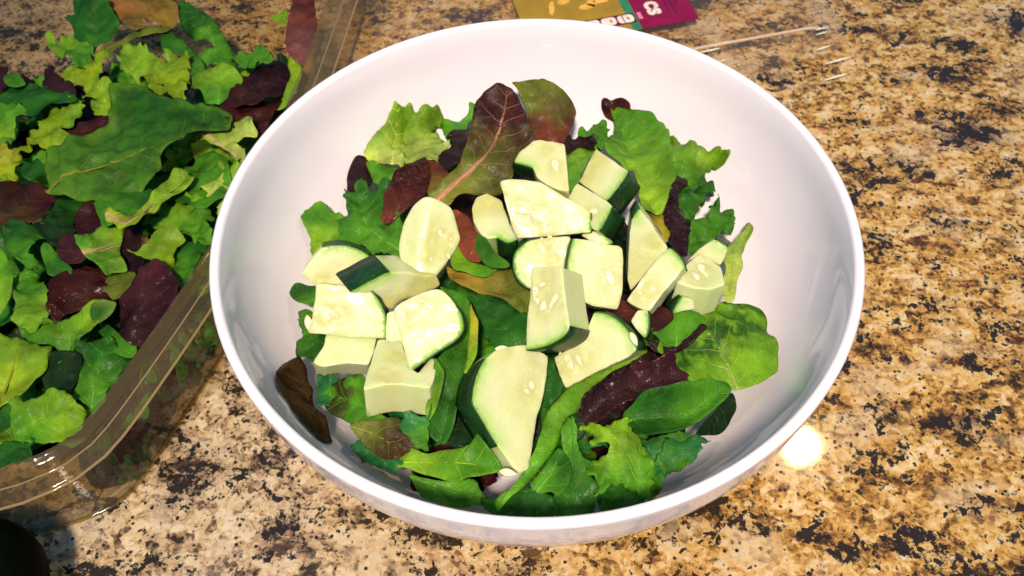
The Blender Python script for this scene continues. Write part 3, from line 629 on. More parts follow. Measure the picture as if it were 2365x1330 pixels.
    {"n":"salad_leaf","l":"broad lime green leaf with dark wet patches at the right","g":0,"c":"limeb","c2":"limeb","f":0,"p":[[55.6,-22.1,52.4],[64.6,-16.4,50.5],[69.1,-12.6,49.5],[75.1,-11.6,47.8],[80.7,-13.8,46.1],[84.6,-18.0,44.6],[84.7,-23.5,44.2],[86.1,-27.2,43.5],[85.7,-34.1,42.9],[84.7,-38.7,42.7],[81.1,-41.6,43.5],[74.9,-45.8,44.8],[69.7,-48.0,45.9],[67.0,-47.5,46.7],[61.6,-46.8,48.2],[52.6,-49.3,49.9],[50.3,-45.5,51.0],[47.3,-40.0,52.4],[41.3,-37.1,53.9],[47.3,-28.5,53.7]],"r":[[69.1,-47.8,46.1],[66.4,-37.4,48.2],[61.2,-28.2,50.5],[57.1,-22.8,52.0]],"rw":1.6,"rc":"pale","cup":0,"sp":"wet","gl":0,"ed":"","fo":0,"v":1.6},
    {"n":"salad_leaf","l":"dark olive leaf peeping out below the folded spinach leaf","g":0,"c":"deep","c2":"deep","f":0,"p":[[52.6,-65.2,47.1],[56.6,-60.1,46.9],[60.8,-55.4,46.4],[66.4,-49.0,45.5],[68.1,-52.0,44.2],[67.1,-56.2,43.7],[62.3,-62.9,44.1],[57.2,-65.0,45.4]],"r":[[68.2,-50.6,44.5],[61.3,-58.3,45.5],[54.8,-65.6,46.2]],"rw":0.5,"rc":"","cup":0,"sp":"","gl":1,"ed":"","fo":0,"v":0.5},
    {"n":"salad_leaf","l":"thin teal green frilled leaf at the lower right inside the bowl","g":0,"c":"teal","c2":"mid","f":0.8,"p":[[44.0,-66.9,47.6],[48.0,-66.2,47.8],[51.7,-66.2,47.8],[55.0,-66.5,47.8],[57.9,-67.5,47.5],[54.1,-69.3,47.2],[51.8,-73.3,46.5],[48.3,-77.0,45.7],[44.0,-76.3,45.7],[42.0,-79.2,45.0],[39.8,-83.2,44.0],[35.4,-86.5,43.1],[37.5,-79.3,44.9],[40.0,-72.0,46.5]],"r":[[55.1,-65.1,48.0],[46.3,-73.7,46.4],[35.4,-84.1,43.6]],"rw":0.5,"rc":"","cup":0,"sp":"","gl":0,"ed":"","fo":0,"v":0.5},
    {"n":"salad_leaf","l":"dark leaf layer at the very front of the bowl","g":0,"c":"dark","c2":"dark","f":0.4,"p":[[-17.1,-86.6,44.6],[-11.5,-86.9,45.3],[-4.2,-84.1,46.4],[3.9,-85.6,46.9],[7.1,-91.5,46.3],[-0.5,-92.7,45.6],[-6.6,-93.2,45.0],[-12.8,-92.3,44.4]],"r":[[6.7,-89.7,46.6],[-5.2,-89.2,45.7],[-15.8,-88.6,44.5]],"rw":0.5,"rc":"","cup":0,"sp":"","gl":0,"ed":"","fo":0,"v":0.5},
    {"n":"salad_leaf","l":"dark green upright leaf with scalloped edge at the front","g":0,"c":"dark","c2":"mid","f":0.35,"p":[[12.1,-62.7,54.4],[13.6,-67.0,53.0],[14.7,-73.9,50.4],[18.1,-76.8,49.6],[17.1,-79.6,48.3],[20.2,-83.0,47.1],[19.3,-86.8,45.4],[18.1,-91.0,43.5],[14.2,-91.5,43.0],[6.9,-91.3,42.4],[5.1,-86.4,44.4],[9.0,-83.4,46.1],[11.1,-78.3,48.4],[8.7,-71.4,50.9],[8.7,-66.8,52.7]],"r":[[12.3,-90.9,43.1],[12.5,-78.0,48.6],[11.7,-63.9,54.0]],"rw":1.1,"rc":"","cup":0,"sp":"","gl":0,"ed":"","fo":0,"v":1},
    {"n":"salad_leaf","l":"small green leaf pair between cucumber tip and front rim","g":0,"c":"mid","c2":"dark","f":0,"p":[[-1.3,-82.5,47.9],[3.3,-78.0,49.1],[7.7,-71.7,50.2],[10.7,-75.3,50.5],[11.5,-81.9,50.3],[7.7,-88.2,49.2],[5.1,-86.5,48.9],[0.7,-85.9,48.1]],"r":[[0.8,-85.2,48.1],[5.6,-79.2,49.4],[8.0,-72.8,50.2]],"rw":1.1,"rc":"","cup":0,"sp":"","gl":0,"ed":"","fo":0,"v":1},
    {"n":"salad_leaf","l":"frilled lettuce leaf with spiky edge at the lower right","g":0,"c":"mid","c2":"lime","f":1,"p":[[15.0,-66.4,54.0],[17.2,-65.8,54.0],[19.7,-64.8,54.2],[23.0,-66.0,53.7],[27.3,-64.1,53.9],[30.1,-64.4,53.6],[32.4,-63.1,53.8],[32.5,-65.7,53.0],[36.3,-71.6,51.0],[37.9,-78.4,48.7],[37.3,-84.2,46.9],[33.8,-87.5,46.1],[28.4,-83.1,48.0],[22.9,-84.9,47.8],[18.5,-87.1,47.3],[19.8,-83.6,48.4],[16.7,-80.3,49.7],[17.5,-77.3,50.6],[22.5,-74.8,51.1],[22.0,-71.3,52.2],[17.6,-71.1,52.5],[18.8,-68.8,53.1]],"r":[[33.4,-85.9,46.7],[29.6,-75.8,50.3],[23.0,-66.7,53.5]],"rw":1.1,"rc":"","cup":0,"sp":"","gl":0,"ed":"","fo":0,"v":1},
    {"n":"salad_leaf","l":"long leaf folded along its length below the largest cucumber wedge","g":0,"c":"mid","c2":"lime","f":0,"p":[[-11.2,-93.4,50.7],[-11.8,-90.2,51.5],[-7.7,-86.6,52.1],[-4.0,-82.2,52.8],[-1.0,-76.8,53.6],[1.5,-70.4,54.5],[3.3,-64.0,55.3],[6.5,-58.5,55.7],[10.5,-53.7,55.8],[15.9,-49.7,55.6],[21.8,-45.9,55.1],[28.6,-41.2,54.3],[35.6,-35.3,53.5],[38.8,-36.8,52.9],[33.0,-41.4,53.5],[27.1,-45.4,54.3],[21.6,-49.8,54.7],[18.2,-53.7,54.8],[15.4,-59.9,54.5],[10.9,-63.0,54.6],[9.1,-68.6,54.0],[8.2,-71.4,53.7],[5.6,-75.7,53.2],[2.7,-78.9,52.9],[-0.3,-82.7,52.4],[-3.4,-86.3,51.9],[-8.2,-89.9,51.4]],"r":[[-10.6,-92.1,51.0],[2.2,-71.7,54.2],[13.6,-54.3,55.4],[37.1,-36.6,53.1]],"rw":1.1,"rc":"","cup":-1,"sp":"","gl":0,"ed":"","fo":0,"v":1},
    {"n":"salad_leaf","l":"crinkled purple lettuce leaf with sheen at the lower right","g":0,"c":"purple","c2":"plum","f":0.4,"p":[[14.7,-62.3,53.6],[15.5,-56.6,54.8],[17.9,-53.9,55.2],[20.2,-51.8,55.5],[26.1,-48.9,55.6],[29.4,-48.1,55.5],[32.2,-43.7,56.0],[36.2,-43.5,55.6],[40.8,-42.1,55.3],[45.9,-40.0,54.9],[48.0,-44.0,54.0],[52.5,-46.5,52.8],[51.4,-50.7,52.2],[46.1,-51.7,52.9],[40.8,-53.3,53.3],[36.1,-55.0,53.5],[31.3,-57.3,53.5],[27.6,-58.8,53.6],[23.7,-62.0,53.2],[19.8,-64.7,52.8],[15.9,-64.2,53.1]],"r":[[16.2,-62.8,53.4],[29.3,-52.3,54.7],[49.9,-47.2,53.1]],"rw":1.1,"rc":"","cup":1.5,"sp":"","gl":1,"ed":"","fo":0,"v":1},
    {"n":"salad_leaf","l":"dark green spinach leaf folded in half at the lower right","g":0,"c":"dark","c2":"mid","f":0,"p":[[28.7,-62.6,54.5],[32.0,-59.1,55.3],[35.2,-56.7,55.9],[40.3,-55.3,56.3],[45.4,-54.6,56.6],[51.6,-53.2,56.8],[57.0,-51.9,57.0],[60.6,-51.4,56.9],[63.3,-51.8,56.8],[63.9,-54.5,56.4],[59.4,-59.9,55.7],[55.2,-63.2,55.2],[50.7,-66.3,54.6],[46.0,-68.6,54.2],[41.1,-70.0,53.8],[33.1,-71.7,53.1],[30.6,-66.9,53.9]],"r":[[29.4,-63.3,54.4],[41.1,-63.2,55.1],[50.9,-61.5,55.5],[63.2,-53.0,56.6]],"rw":1.1,"rc":"","cup":2.2,"sp":"","gl":0,"ed":"","fo":1,"v":1},
    {"n":"salad_leaf","l":"dark purple leaf curl below the small pointed green leaf","g":0,"c":"purple","c2":"purple","f":0,"p":[[38.5,-33.9,55.2],[43.6,-35.5,54.6],[47.4,-36.1,54.3],[51.1,-33.7,54.8],[54.4,-30.9,55.3],[57.3,-27.7,56.0],[59.2,-29.0,55.5],[55.3,-33.2,54.6],[48.9,-38.0,53.6],[43.5,-38.3,53.8],[39.8,-37.0,54.3]],"r":[[59.1,-29.8,55.3],[49.0,-34.0,54.8],[40.7,-37.3,54.2]],"rw":0.5,"rc":"","cup":0,"sp":"","gl":0,"ed":"","fo":0,"v":0.5},
    {"n":"salad_leaf","l":"small pointed green leaf below the right hand cucumber cube","g":0,"c":"mid","c2":"mid","f":0,"p":[[39.8,-31.3,57.6],[42.2,-30.8,57.1],[44.3,-29.3,57.0],[46.3,-26.3,57.1],[48.2,-23.6,57.2],[52.5,-21.9,56.3],[59.4,-24.1,53.9],[56.5,-28.0,53.9],[52.9,-31.4,54.2],[50.4,-34.2,54.3],[48.0,-36.2,54.4],[43.9,-35.1,55.7]],"r":[[48.3,-35.7,54.5],[49.2,-29.8,55.6],[50.4,-22.9,56.7]],"rw":1.1,"rc":"","cup":0,"sp":"","gl":0,"ed":"","fo":0,"v":1},
    {"n":"salad_leaf","l":"red leaf scrap between cucumber chunks right of centre","g":0,"c":"redbr","c2":"maroon","f":0,"p":[[23.7,-19.3,56.3],[30.0,-16.5,54.9],[34.6,-17.9,53.8],[36.6,-20.1,53.2],[33.7,-25.9,53.8],[28.1,-23.4,55.3],[24.2,-22.2,56.2]],"r":[[36.1,-21.2,53.3],[30.1,-20.8,54.9],[24.2,-20.3,56.2]],"rw":0.5,"rc":"","cup":0,"sp":"","gl":0,"ed":"","fo":0,"v":0.5},
    {"n":"salad_leaf","l":"dark maroon leaf under the right hand cucumber strips","g":0,"c":"maroon","c2":"maroon","f":0,"p":[[38.7,-26.9,59.2],[43.6,-22.8,59.1],[47.4,-24.6,58.0],[47.7,-27.4,57.4],[42.4,-31.5,57.6],[38.5,-31.6,58.3]],"r":[[47.3,-24.6,58.0],[43.0,-27.5,58.3],[38.6,-30.4,58.5]],"rw":0.5,"rc":"","cup":0,"sp":"","gl":0,"ed":"","fo":0,"v":0.5},
    {"n":"salad_leaf","l":"curled brown leaf hanging on the lower left bowl wall","g":0,"c":"brownol","c2":"brownol","f":0,"p":[[-87.3,-46.1,53.4],[-88.0,-41.0,48.9],[-87.5,-36.8,45.0],[-83.9,-33.6,43.3],[-81.4,-35.6,43.5],[-79.5,-37.8,43.7],[-77.8,-40.7,43.8],[-76.6,-43.9,43.8],[-75.5,-49.0,43.8],[-74.0,-53.8,43.7],[-69.6,-60.9,43.5],[-67.1,-65.5,43.2],[-67.2,-68.3,46.4],[-68.4,-68.9,48.8],[-71.1,-67.9,52.2],[-75.4,-64.1,54.1],[-78.9,-60.2,55.0],[-81.4,-56.5,54.4],[-85.1,-51.6,55.7]],"r":[[-67.5,-67.3,45.6],[-76.7,-53.6,43.6],[-86.4,-38.7,44.5]],"rw":1.1,"rc":"","cup":0,"sp":"","gl":1,"ed":"","fo":0,"v":1},
    {"n":"salad_leaf","l":"small curled green leaf left of the speckled cucumber chunk","g":0,"c":"mid","c2":"dark","f":0,"p":[[-91.9,-4.8,42.7],[-90.2,-0.2,42.5],[-86.0,-1.6,44.1],[-80.7,-4.9,46.4],[-79.8,-14.9,48.2],[-83.9,-12.1,46.5],[-88.3,-9.2,44.6]],"r":[[-79.4,-12.6,48.0],[-85.7,-7.0,45.1],[-90.6,-2.6,42.8]],"rw":0.5,"rc":"","cup":0,"sp":"","gl":0,"ed":"","fo":0,"v":0.5},
    {"n":"salad_leaf","l":"frilled green leaf below the speckled cucumber chunk","g":0,"c":"mid","c2":"dark","f":0.7,"p":[[-87.7,-15.2,42.4],[-85.0,-14.3,43.5],[-81.5,-14.1,44.9],[-76.9,-21.9,46.8],[-73.0,-27.5,48.2],[-70.6,-33.2,49.0],[-73.6,-38.7,47.5],[-78.1,-36.1,45.9],[-81.8,-33.7,44.5],[-85.8,-32.1,42.9],[-83.1,-27.6,44.2]],"r":[[-83.5,-14.3,44.1],[-79.6,-27.1,45.7],[-76.4,-37.5,46.5]],"rw":0.5,"rc":"","cup":0,"sp":"","gl":0,"ed":"","fo":0,"v":0.5},
    {"n":"salad_leaf","l":"green leaf with brown rot spots at the lower left","g":0,"c":"mid","c2":"mid","f":0,"p":[[-72.7,-49.6,44.9],[-70.9,-47.6,46.4],[-68.6,-46.2,47.8],[-64.0,-45.4,50.0],[-58.4,-45.7,52.2],[-54.1,-51.6,52.0],[-52.2,-58.8,50.1],[-46.7,-62.4,50.8],[-53.5,-62.6,48.2],[-59.7,-61.5,46.2],[-66.1,-58.3,44.7],[-71.0,-54.0,44.1]],"r":[[-47.5,-62.5,50.5],[-58.6,-55.6,48.8],[-70.1,-49.9,46.0]],"rw":1.1,"rc":"","cup":0,"sp":"rot","gl":0,"ed":"","fo":0,"v":1},
    {"n":"salad_leaf","l":"olive brown leaf below the front left cucumber chunk","g":0,"c":"olivegreen","c2":"brownol","f":0,"p":[[-60.6,-63.6,50.1],[-56.0,-62.7,50.8],[-51.1,-62.3,51.3],[-44.1,-62.4,51.6],[-40.7,-66.8,50.4],[-38.8,-71.0,49.2],[-44.9,-74.8,47.7],[-50.4,-74.0,47.7],[-56.3,-69.3,48.7]],"r":[[-59.9,-64.3,49.9],[-51.4,-67.3,49.7],[-42.6,-72.8,48.5]],"rw":1.1,"rc":"","cup":0,"sp":"","gl":0,"ed":"","fo":0,"v":1},
    {"n":"salad_leaf","l":"small frilled green scrap below the front left cucumber chunk","g":0,"c":"teal","c2":"mid","f":0.8,"p":[[-43.4,-64.4,53.1],[-41.6,-62.8,54.0],[-39.6,-61.9,54.7],[-34.4,-64.3,55.1],[-34.7,-72.4,52.5],[-37.7,-73.0,51.7],[-41.0,-68.8,52.3]],"r":[[-40.9,-62.4,54.3],[-38.9,-66.8,53.4],[-36.6,-72.2,52.2]],"rw":0.5,"rc":"","cup":0,"sp":"","gl":0,"ed":"","fo":0,"v":0.5},
    {"n":"salad_leaf","l":"green leaf lying flat nearest the front left rim","g":0,"c":"mid","c2":"mid","f":0,"p":[[-40.0,-79.8,47.2],[-35.1,-80.9,46.7],[-30.3,-81.5,46.2],[-20.1,-80.7,45.7],[-17.5,-83.2,44.6],[-15.1,-87.5,42.9],[-18.7,-88.5,42.9],[-22.7,-89.3,43.0],[-29.4,-88.1,43.9],[-35.5,-86.5,44.8]],"r":[[-39.6,-80.4,47.0],[-28.2,-84.0,45.2],[-15.7,-87.4,43.0]],"rw":1.1,"rc":"","cup":0,"sp":"","gl":0,"ed":"","fo":0,"v":1},
    {"n":"salad_leaf","l":"bright green half moon leaf at the front left","g":0,"c":"lime","c2":"mid","f":0,"p":[[-45.4,-73.4,44.8],[-44.1,-70.2,45.5],[-39.1,-71.2,47.0],[-34.9,-72.8,48.1],[-30.6,-72.6,49.3],[-25.6,-72.8,50.7],[-20.1,-72.3,52.2],[-17.2,-69.7,53.1],[-14.3,-73.6,53.4],[-10.7,-80.3,53.4],[-15.8,-82.2,52.0],[-22.5,-83.5,50.1],[-27.9,-82.7,48.8],[-32.1,-81.1,47.9],[-40.8,-77.3,45.7],[-45.2,-75.6,44.6]],"r":[[-45.0,-74.6,44.7],[-31.1,-76.0,48.8],[-12.8,-79.4,53.0]],"rw":1.1,"rc":"","cup":1.3,"sp":"","gl":0,"ed":"","fo":0,"v":1},
    {"n":"salad_leaf","l":"bent dark green leaf running down the middle","g":0,"c":"dark","c2":"mid","f":0,"p":[[-33.5,-13.0,57.7],[-30.4,-13.5,57.8],[-27.7,-15.1,57.9],[-24.9,-17.4,57.9],[-22.3,-20.7,57.9],[-20.5,-24.8,57.7],[-19.5,-28.4,57.4],[-19.3,-34.2,57.0],[-19.7,-39.7,56.4],[-21.4,-45.5,55.7],[-23.4,-51.1,54.9],[-24.4,-57.6,53.9],[-25.2,-62.7,53.0],[-26.9,-67.6,52.0],[-28.8,-71.2,51.2],[-32.0,-70.1,51.3],[-34.8,-67.1,51.8],[-34.5,-62.5,52.6],[-32.3,-55.2,54.0],[-32.5,-45.2,55.4],[-27.1,-34.1,56.8],[-26.8,-25.6,57.5],[-29.3,-20.2,57.7]],"r":[[-30.6,-69.0,51.6],[-26.4,-50.0,55.0],[-22.8,-30.8,57.2],[-29.6,-15.0,57.8]],"rw":1.1,"rc":"","cup":1.5,"sp":"","gl":0,"ed":"","fo":0,"v":1},
    {"n":"salad_leaf","l":"thin yellow green rolled leaf edge in the middle","g":0,"c":"yellow","c2":"lime","f":0,"p":[[-21.9,-23.7,62.0],[-19.8,-28.8,62.2],[-18.9,-32.3,62.1],[-19.0,-42.9,61.4],[-21.8,-49.6,60.4],[-22.9,-50.1,60.1],[-21.9,-40.4,61.2],[-21.7,-32.1,61.7]],"r":[[-20.3,-24.4,62.2],[-21.0,-37.7,61.5],[-21.6,-49.1,60.4]],"rw":0.5,"rc":"","cup":0,"sp":"","gl":0,"ed":"","fo":0,"v":0.5},
    {"n":"salad_leaf","l":"narrow green leaf margin beside the front left cucumber chunk","g":0,"c":"mid","c2":"lime","f":0,"p":[[-33.0,-44.7,61.1],[-30.7,-47.6,60.6],[-29.3,-50.5,59.9],[-30.5,-56.6,57.3],[-33.8,-63.8,53.6],[-34.9,-63.4,53.5],[-35.2,-59.1,55.2],[-33.2,-52.0,58.4]],"r":[[-30.9,-45.7,61.3],[-32.6,-54.8,57.5],[-34.1,-62.8,53.9]],"rw":0.5,"rc":"","cup":0,"sp":"","gl":0,"ed":"","fo":0,"v":0.5},
    {"n":"salad_leaf","l":"dark green leaf below the olive leaf in the middle","g":0,"c":"dark","c2":"dark","f":0,"p":[[-22.0,-13.4,54.3],[-16.2,-14.8,55.4],[-11.2,-17.4,56.4],[-7.0,-21.6,57.2],[-2.0,-26.2,58.1],[-2.9,-36.7,58.1],[-7.5,-39.4,57.4],[-13.3,-37.9,56.6],[-17.3,-29.4,55.9],[-20.5,-20.7,55.0]],"r":[[-4.9,-36.5,57.8],[-12.5,-26.8,56.6],[-20.9,-14.6,54.6]],"rw":1.1,"rc":"","cup":0,"sp":"","gl":0,"ed":"","fo":0,"v":1},
    {"n":"salad_leaf","l":"torn yellow brown lettuce leaf in the middle","g":0,"c":"olive","c2":"olivegreen","f":0,"p":[[-32.0,-2.3,56.4],[-29.5,-3.3,56.7],[-27.1,-4.7,56.9],[-17.6,-8.1,57.8],[-9.9,-4.2,58.3],[-6.4,-6.3,58.5],[-1.2,-14.8,58.5],[-1.2,-18.8,58.3],[-2.0,-25.6,58.0],[-6.6,-22.6,58.0],[-10.8,-19.3,57.9],[-15.0,-16.9,57.8],[-19.2,-16.0,57.5],[-24.4,-13.0,57.1],[-28.3,-11.0,56.7],[-30.8,-6.7,56.5]],"r":[[-31.2,-4.3,56.5],[-19.0,-11.7,57.6],[-1.8,-18.8,58.3]],"rw":1.1,"rc":"","cup":0,"sp":"","gl":0,"ed":"","fo":0,"v":1},
    {"n":"salad_leaf","l":"green leaf below the curled rust brown scrap","g":0,"c":"mid","c2":"lime","f":0,"p":[[-30.2,0.4,61.0],[-27.2,3.9,61.2],[-24.5,-1.9,60.9],[-21.0,-4.1,60.7],[-16.0,-5.5,60.5],[-11.0,-4.6,60.3],[-16.6,-10.3,60.1],[-23.6,-8.9,60.3],[-28.6,-7.1,60.5]],"r":[[-12.3,-8.1,60.1],[-22.0,-4.3,60.7],[-29.6,-1.2,60.9]],"rw":0.5,"rc":"","cup":0,"sp":"","gl":0,"ed":"","fo":0,"v":0.5},
    {"n":"salad_leaf","l":"curled rust brown leaf scrap among cucumber chunks","g":0,"c":"rust","c2":"rust","f":0,"p":[[-30.0,17.4,63.4],[-28.3,17.8,63.9],[-26.3,15.7,64.3],[-23.6,12.7,64.9],[-21.1,6.8,65.0],[-18.2,3.3,65.3],[-20.7,3.0,64.7],[-20.6,0.1,64.3],[-18.9,-5.9,64.0],[-20.7,-6.3,63.5],[-22.6,-5.7,63.0],[-25.2,-2.9,62.7],[-27.4,3.0,62.8],[-29.0,11.6,63.2]],"r":[[-27.7,17.5,64.1],[-23.7,4.8,64.1],[-20.5,-5.1,63.7]],"rw":0.5,"rc":"","cup":0,"sp":"","gl":1,"ed":"","fo":0,"v":0.5},
    {"n":"salad_leaf","l":"small dark green leaf under the back left cucumber chunk","g":0,"c":"dark","c2":"mid","f":0,"p":[[-21.0,3.8,65.2],[-17.8,2.8,65.9],[-13.5,-3.7,65.6],[-8.7,-9.5,65.6],[-14.5,-9.5,64.1],[-19.5,-4.6,63.8]],"r":[[-21.0,3.5,65.1],[-15.8,-3.5,65.1],[-10.9,-10.1,64.9]],"rw":0.5,"rc":"","cup":0,"sp":"","gl":0,"ed":"","fo":0,"v":0.5},
    {"n":"salad_leaf","l":"curly dark green leaf squeezed beside the largest cucumber wedge","g":0,"c":"dark","c2":"dark","f":0.4,"p":[[5.0,-40.5,56.0],[8.4,-47.7,55.0],[9.6,-52.5,54.1],[6.5,-56.4,53.3],[3.1,-58.8,52.7],[3.0,-52.6,53.9],[3.8,-46.7,55.0]],"r":[[6.1,-40.9,56.0],[5.6,-50.8,54.3],[5.3,-58.1,52.9]],"rw":0.5,"rc":"","cup":0,"sp":"","gl":0,"ed":"","fo":0,"v":0.5},
    {"n":"salad_leaf","l":"dark maroon leaf at the left picture edge under curly lettuce","g":1,"c":"maroon","c2":"maroon","f":0,"p":[[-261.0,137.1,35.7],[-254.3,133.5,38.1],[-247.5,128.5,40.6],[-245.3,121.3,41.5],[-243.2,115.5,42.3],[-243.8,109.9,42.0],[-250.0,112.7,39.6]],"r":[[-253.0,132.5,38.6],[-249.3,122.6,39.9],[-244.9,110.9,41.6]],"rw":0.5,"rc":"","cup":0,"sp":"","gl":0,"ed":"","fo":0,"v":0.5},
    {"n":"salad_leaf","l":"mauve leaf pressed against the tub rim at the top","g":1,"c":"mauve","c2":"redbr","f":0,"p":[[-117.6,172.9,46.0],[-108.6,172.7,46.0],[-105.5,160.3,46.0],[-102.6,147.7,46.0],[-102.8,133.7,46.0],[-105.0,123.8,46.0],[-112.1,128.2,46.0],[-117.1,141.5,46.0],[-117.6,157.2,46.0]],"r":[[-108.0,125.1,46.0],[-109.9,150.4,46.0],[-112.6,170.7,46.0]],"rw":1.1,"rc":"mauve","cup":0,"sp":"","gl":0,"ed":"","fo":0,"v":1},
    {"n":"salad_leaf","l":"soft green leaf near the back of the tub","g":1,"c":"mid","c2":"mid","f":0.6,"p":[[-148.8,144.1,33.0],[-141.1,144.1,35.0],[-134.5,147.2,36.7],[-128.7,143.3,38.6],[-121.1,129.7,42.9],[-130.3,129.3,40.2],[-140.6,135.0,36.2]],"r":[[-123.2,135.8,41.2],[-135.1,139.4,37.1],[-147.1,142.3,33.6]],"rw":0.5,"rc":"","cup":0,"sp":"","gl":0,"ed":"","fo":0,"v":0.5},
    {"n":"salad_leaf","l":"large dark maroon leaf beside the tub rim","g":1,"c":"maroon","c2":"purple","f":0,"p":[[-136.9,124.4,37.7],[-135.3,132.9,35.3],[-128.8,139.7,33.8],[-115.7,131.9,35.9],[-112.7,111.9,42.0],[-114.6,99.9,45.0],[-122.7,95.9,45.6],[-136.7,97.9,44.9]],"r":[[-135.0,98.9,44.8],[-126.0,117.1,40.2],[-116.1,126.2,37.6]],"rw":1.1,"rc":"","cup":0,"sp":"","gl":0,"ed":"","fo":0,"v":1},
    {"n":"salad_leaf","l":"dark maroon leaf strip above the pale cut stalk","g":1,"c":"maroon","c2":"maroon","f":0,"p":[[-139.2,99.6,44.4],[-114.9,104.6,39.8],[-115.7,93.3,40.8],[-118.7,78.4,42.6],[-127.7,86.0,43.9],[-131.2,83.7,44.7]],"r":[[-113.2,93.9,40.2],[-124.5,90.7,42.9],[-135.0,87.8,45.2]],"rw":0.5,"rc":"","cup":0,"sp":"","gl":0,"ed":"","fo":0,"v":0.5},
    {"n":"salad_leaf","l":"dark green lettuce leaf at the top edge of the tub","g":1,"c":"dark","c2":"dark","f":0.4,"p":[[-233.5,168.3,40.1],[-229.0,168.4,41.5],[-230.5,177.5,44.5],[-211.5,173.8,47.0],[-208.0,168.0,46.0],[-205.7,163.1,45.1],[-203.3,159.6,44.2],[-203.5,151.6,41.1],[-207.9,147.8,39.0],[-211.5,144.7,37.4],[-213.1,141.2,36.1],[-219.4,146.7,36.1],[-225.5,153.1,36.6],[-226.1,159.6,38.8]],"r":[[-213.5,143.0,36.5],[-215.5,158.4,41.2],[-216.3,171.9,46.4]],"rw":1.1,"rc":"","cup":0,"sp":"","gl":0,"ed":"","fo":0,"v":1},
    {"n":"salad_leaf","l":"olive brown leaf at the top edge of the tub","g":1,"c":"brown","c2":"olive","f":0,"p":[[-212.9,176.6,41.9],[-210.4,182.0,41.1],[-183.9,186.6,37.6],[-177.4,168.4,38.9],[-179.7,162.8,39.4],[-190.6,164.8,40.6],[-191.8,155.7,41.4],[-195.9,154.3,42.0],[-201.9,160.9,42.1]],"r":[[-211.4,178.4,41.7],[-194.3,170.7,40.7],[-178.6,166.7,39.1]],"rw":1.1,"rc":"","cup":0,"sp":"","gl":0,"ed":"","fo":0,"v":1},
    {"n":"salad_leaf","l":"folded oblong green leaf right of the olive one","g":1,"c":"mid","c2":"dark","f":0,"p":[[-180.0,179.4,37.5],[-174.6,180.6,38.6],[-167.3,174.1,39.1],[-159.5,167.1,39.6],[-155.0,159.8,39.4],[-148.2,147.6,39.5],[-144.8,134.2,40.0],[-157.5,135.8,36.3],[-163.3,145.5,35.2],[-155.3,146.6,37.3],[-161.5,154.6,36.8],[-167.4,156.7,35.8],[-176.0,165.6,35.8]],"r":[[-156.3,140.4,36.6],[-156.4,152.1,37.7],[-174.9,177.4,38.1]],"rw":1.1,"rc":"","cup":-1,"sp":"","gl":0,"ed":"","fo":0,"v":1},
    {"n":"salad_leaf","l":"narrow olive stalk arching toward the top of the tub","g":1,"c":"olivegreen","c2":"olivegreen","f":0,"p":[[-206.7,143.7,39.1],[-197.0,154.2,39.0],[-189.9,160.0,39.2],[-179.0,160.8,38.9],[-180.8,155.8,38.7],[-190.6,154.3,38.9],[-197.3,147.7,39.0],[-203.0,138.6,39.6]],"r":[[-179.8,161.4,39.0],[-193.2,152.0,38.9],[-204.7,143.3,39.2]],"rw":0.5,"rc":"","cup":0,"sp":"","gl":0,"ed":"","fo":0,"v":0.5},
    {"n":"salad_leaf","l":"curly green leaf at the left top of the tub","g":1,"c":"mid","c2":"lime","f":0.7,"p":[[-238.2,154.7,39.1],[-235.6,154.7,39.1],[-230.4,148.0,40.1],[-227.6,147.2,40.2],[-227.6,153.9,39.1],[-220.6,148.5,39.6],[-214.3,149.2,39.0],[-208.6,135.4,41.7],[-208.0,123.6,45.7],[-213.9,125.6,45.7],[-220.2,135.4,42.8],[-226.6,137.0,42.7],[-233.2,142.6,41.3]],"r":[[-208.7,134.0,42.2],[-223.6,143.0,41.0],[-236.2,150.8,39.7]],"rw":0.5,"rc":"","cup":0,"sp":"","gl":0,"ed":"","fo":0,"v":0.5},
    {"n":"salad_leaf","l":"bent dark leaf with a light tip above the bright frilled leaf","g":1,"c":"dark","c2":"mid","f":0,"p":[[-183.5,160.4,36.7],[-181.3,162.1,36.7],[-173.8,155.0,36.1],[-164.7,145.5,36.2],[-156.3,133.0,38.0],[-154.6,127.1,39.3],[-159.0,122.5,40.1],[-164.0,136.6,37.2],[-170.1,143.4,36.4],[-179.3,145.2,36.6]],"r":[[-183.0,160.1,36.7],[-169.1,144.1,36.4],[-156.4,127.8,39.0]],"rw":0.5,"rc":"","cup":0,"sp":"","gl":0,"ed":"","fo":0,"v":0.5},
    {"n":"salad_leaf","l":"tiny lime scrap standing near the tub rim at the top","g":1,"c":"lime","c2":"lime","f":0,"p":[[-129.4,165.4,40.5],[-126.0,167.3,40.6],[-122.6,170.0,40.9],[-121.4,165.4,39.9],[-122.6,159.7,38.9],[-125.8,162.2,39.6]],"r":[[-121.4,167.3,40.3],[-124.6,165.0,40.1],[-127.7,162.8,39.9]],"rw":0.5,"rc":"","cup":0,"sp":"","gl":0,"ed":"","fo":0,"v":0.5},
    {"n":"salad_leaf","l":"maroon leaf scrap under the bright lettuce strip","g":1,"c":"maroon","c2":"maroon","f":0,"p":[[-228.1,117.6,39.8],[-232.9,135.3,35.9],[-230.4,135.8,36.0],[-223.4,124.4,39.7],[-207.3,108.9,47.1],[-205.8,102.1,47.4],[-217.5,107.5,45.4]],"r":[[-206.0,102.7,47.4],[-220.0,117.7,42.4],[-232.3,131.6,36.2]],"rw":0.5,"rc":"","cup":0,"sp":"","gl":0,"ed":"","fo":0,"v":0.5},
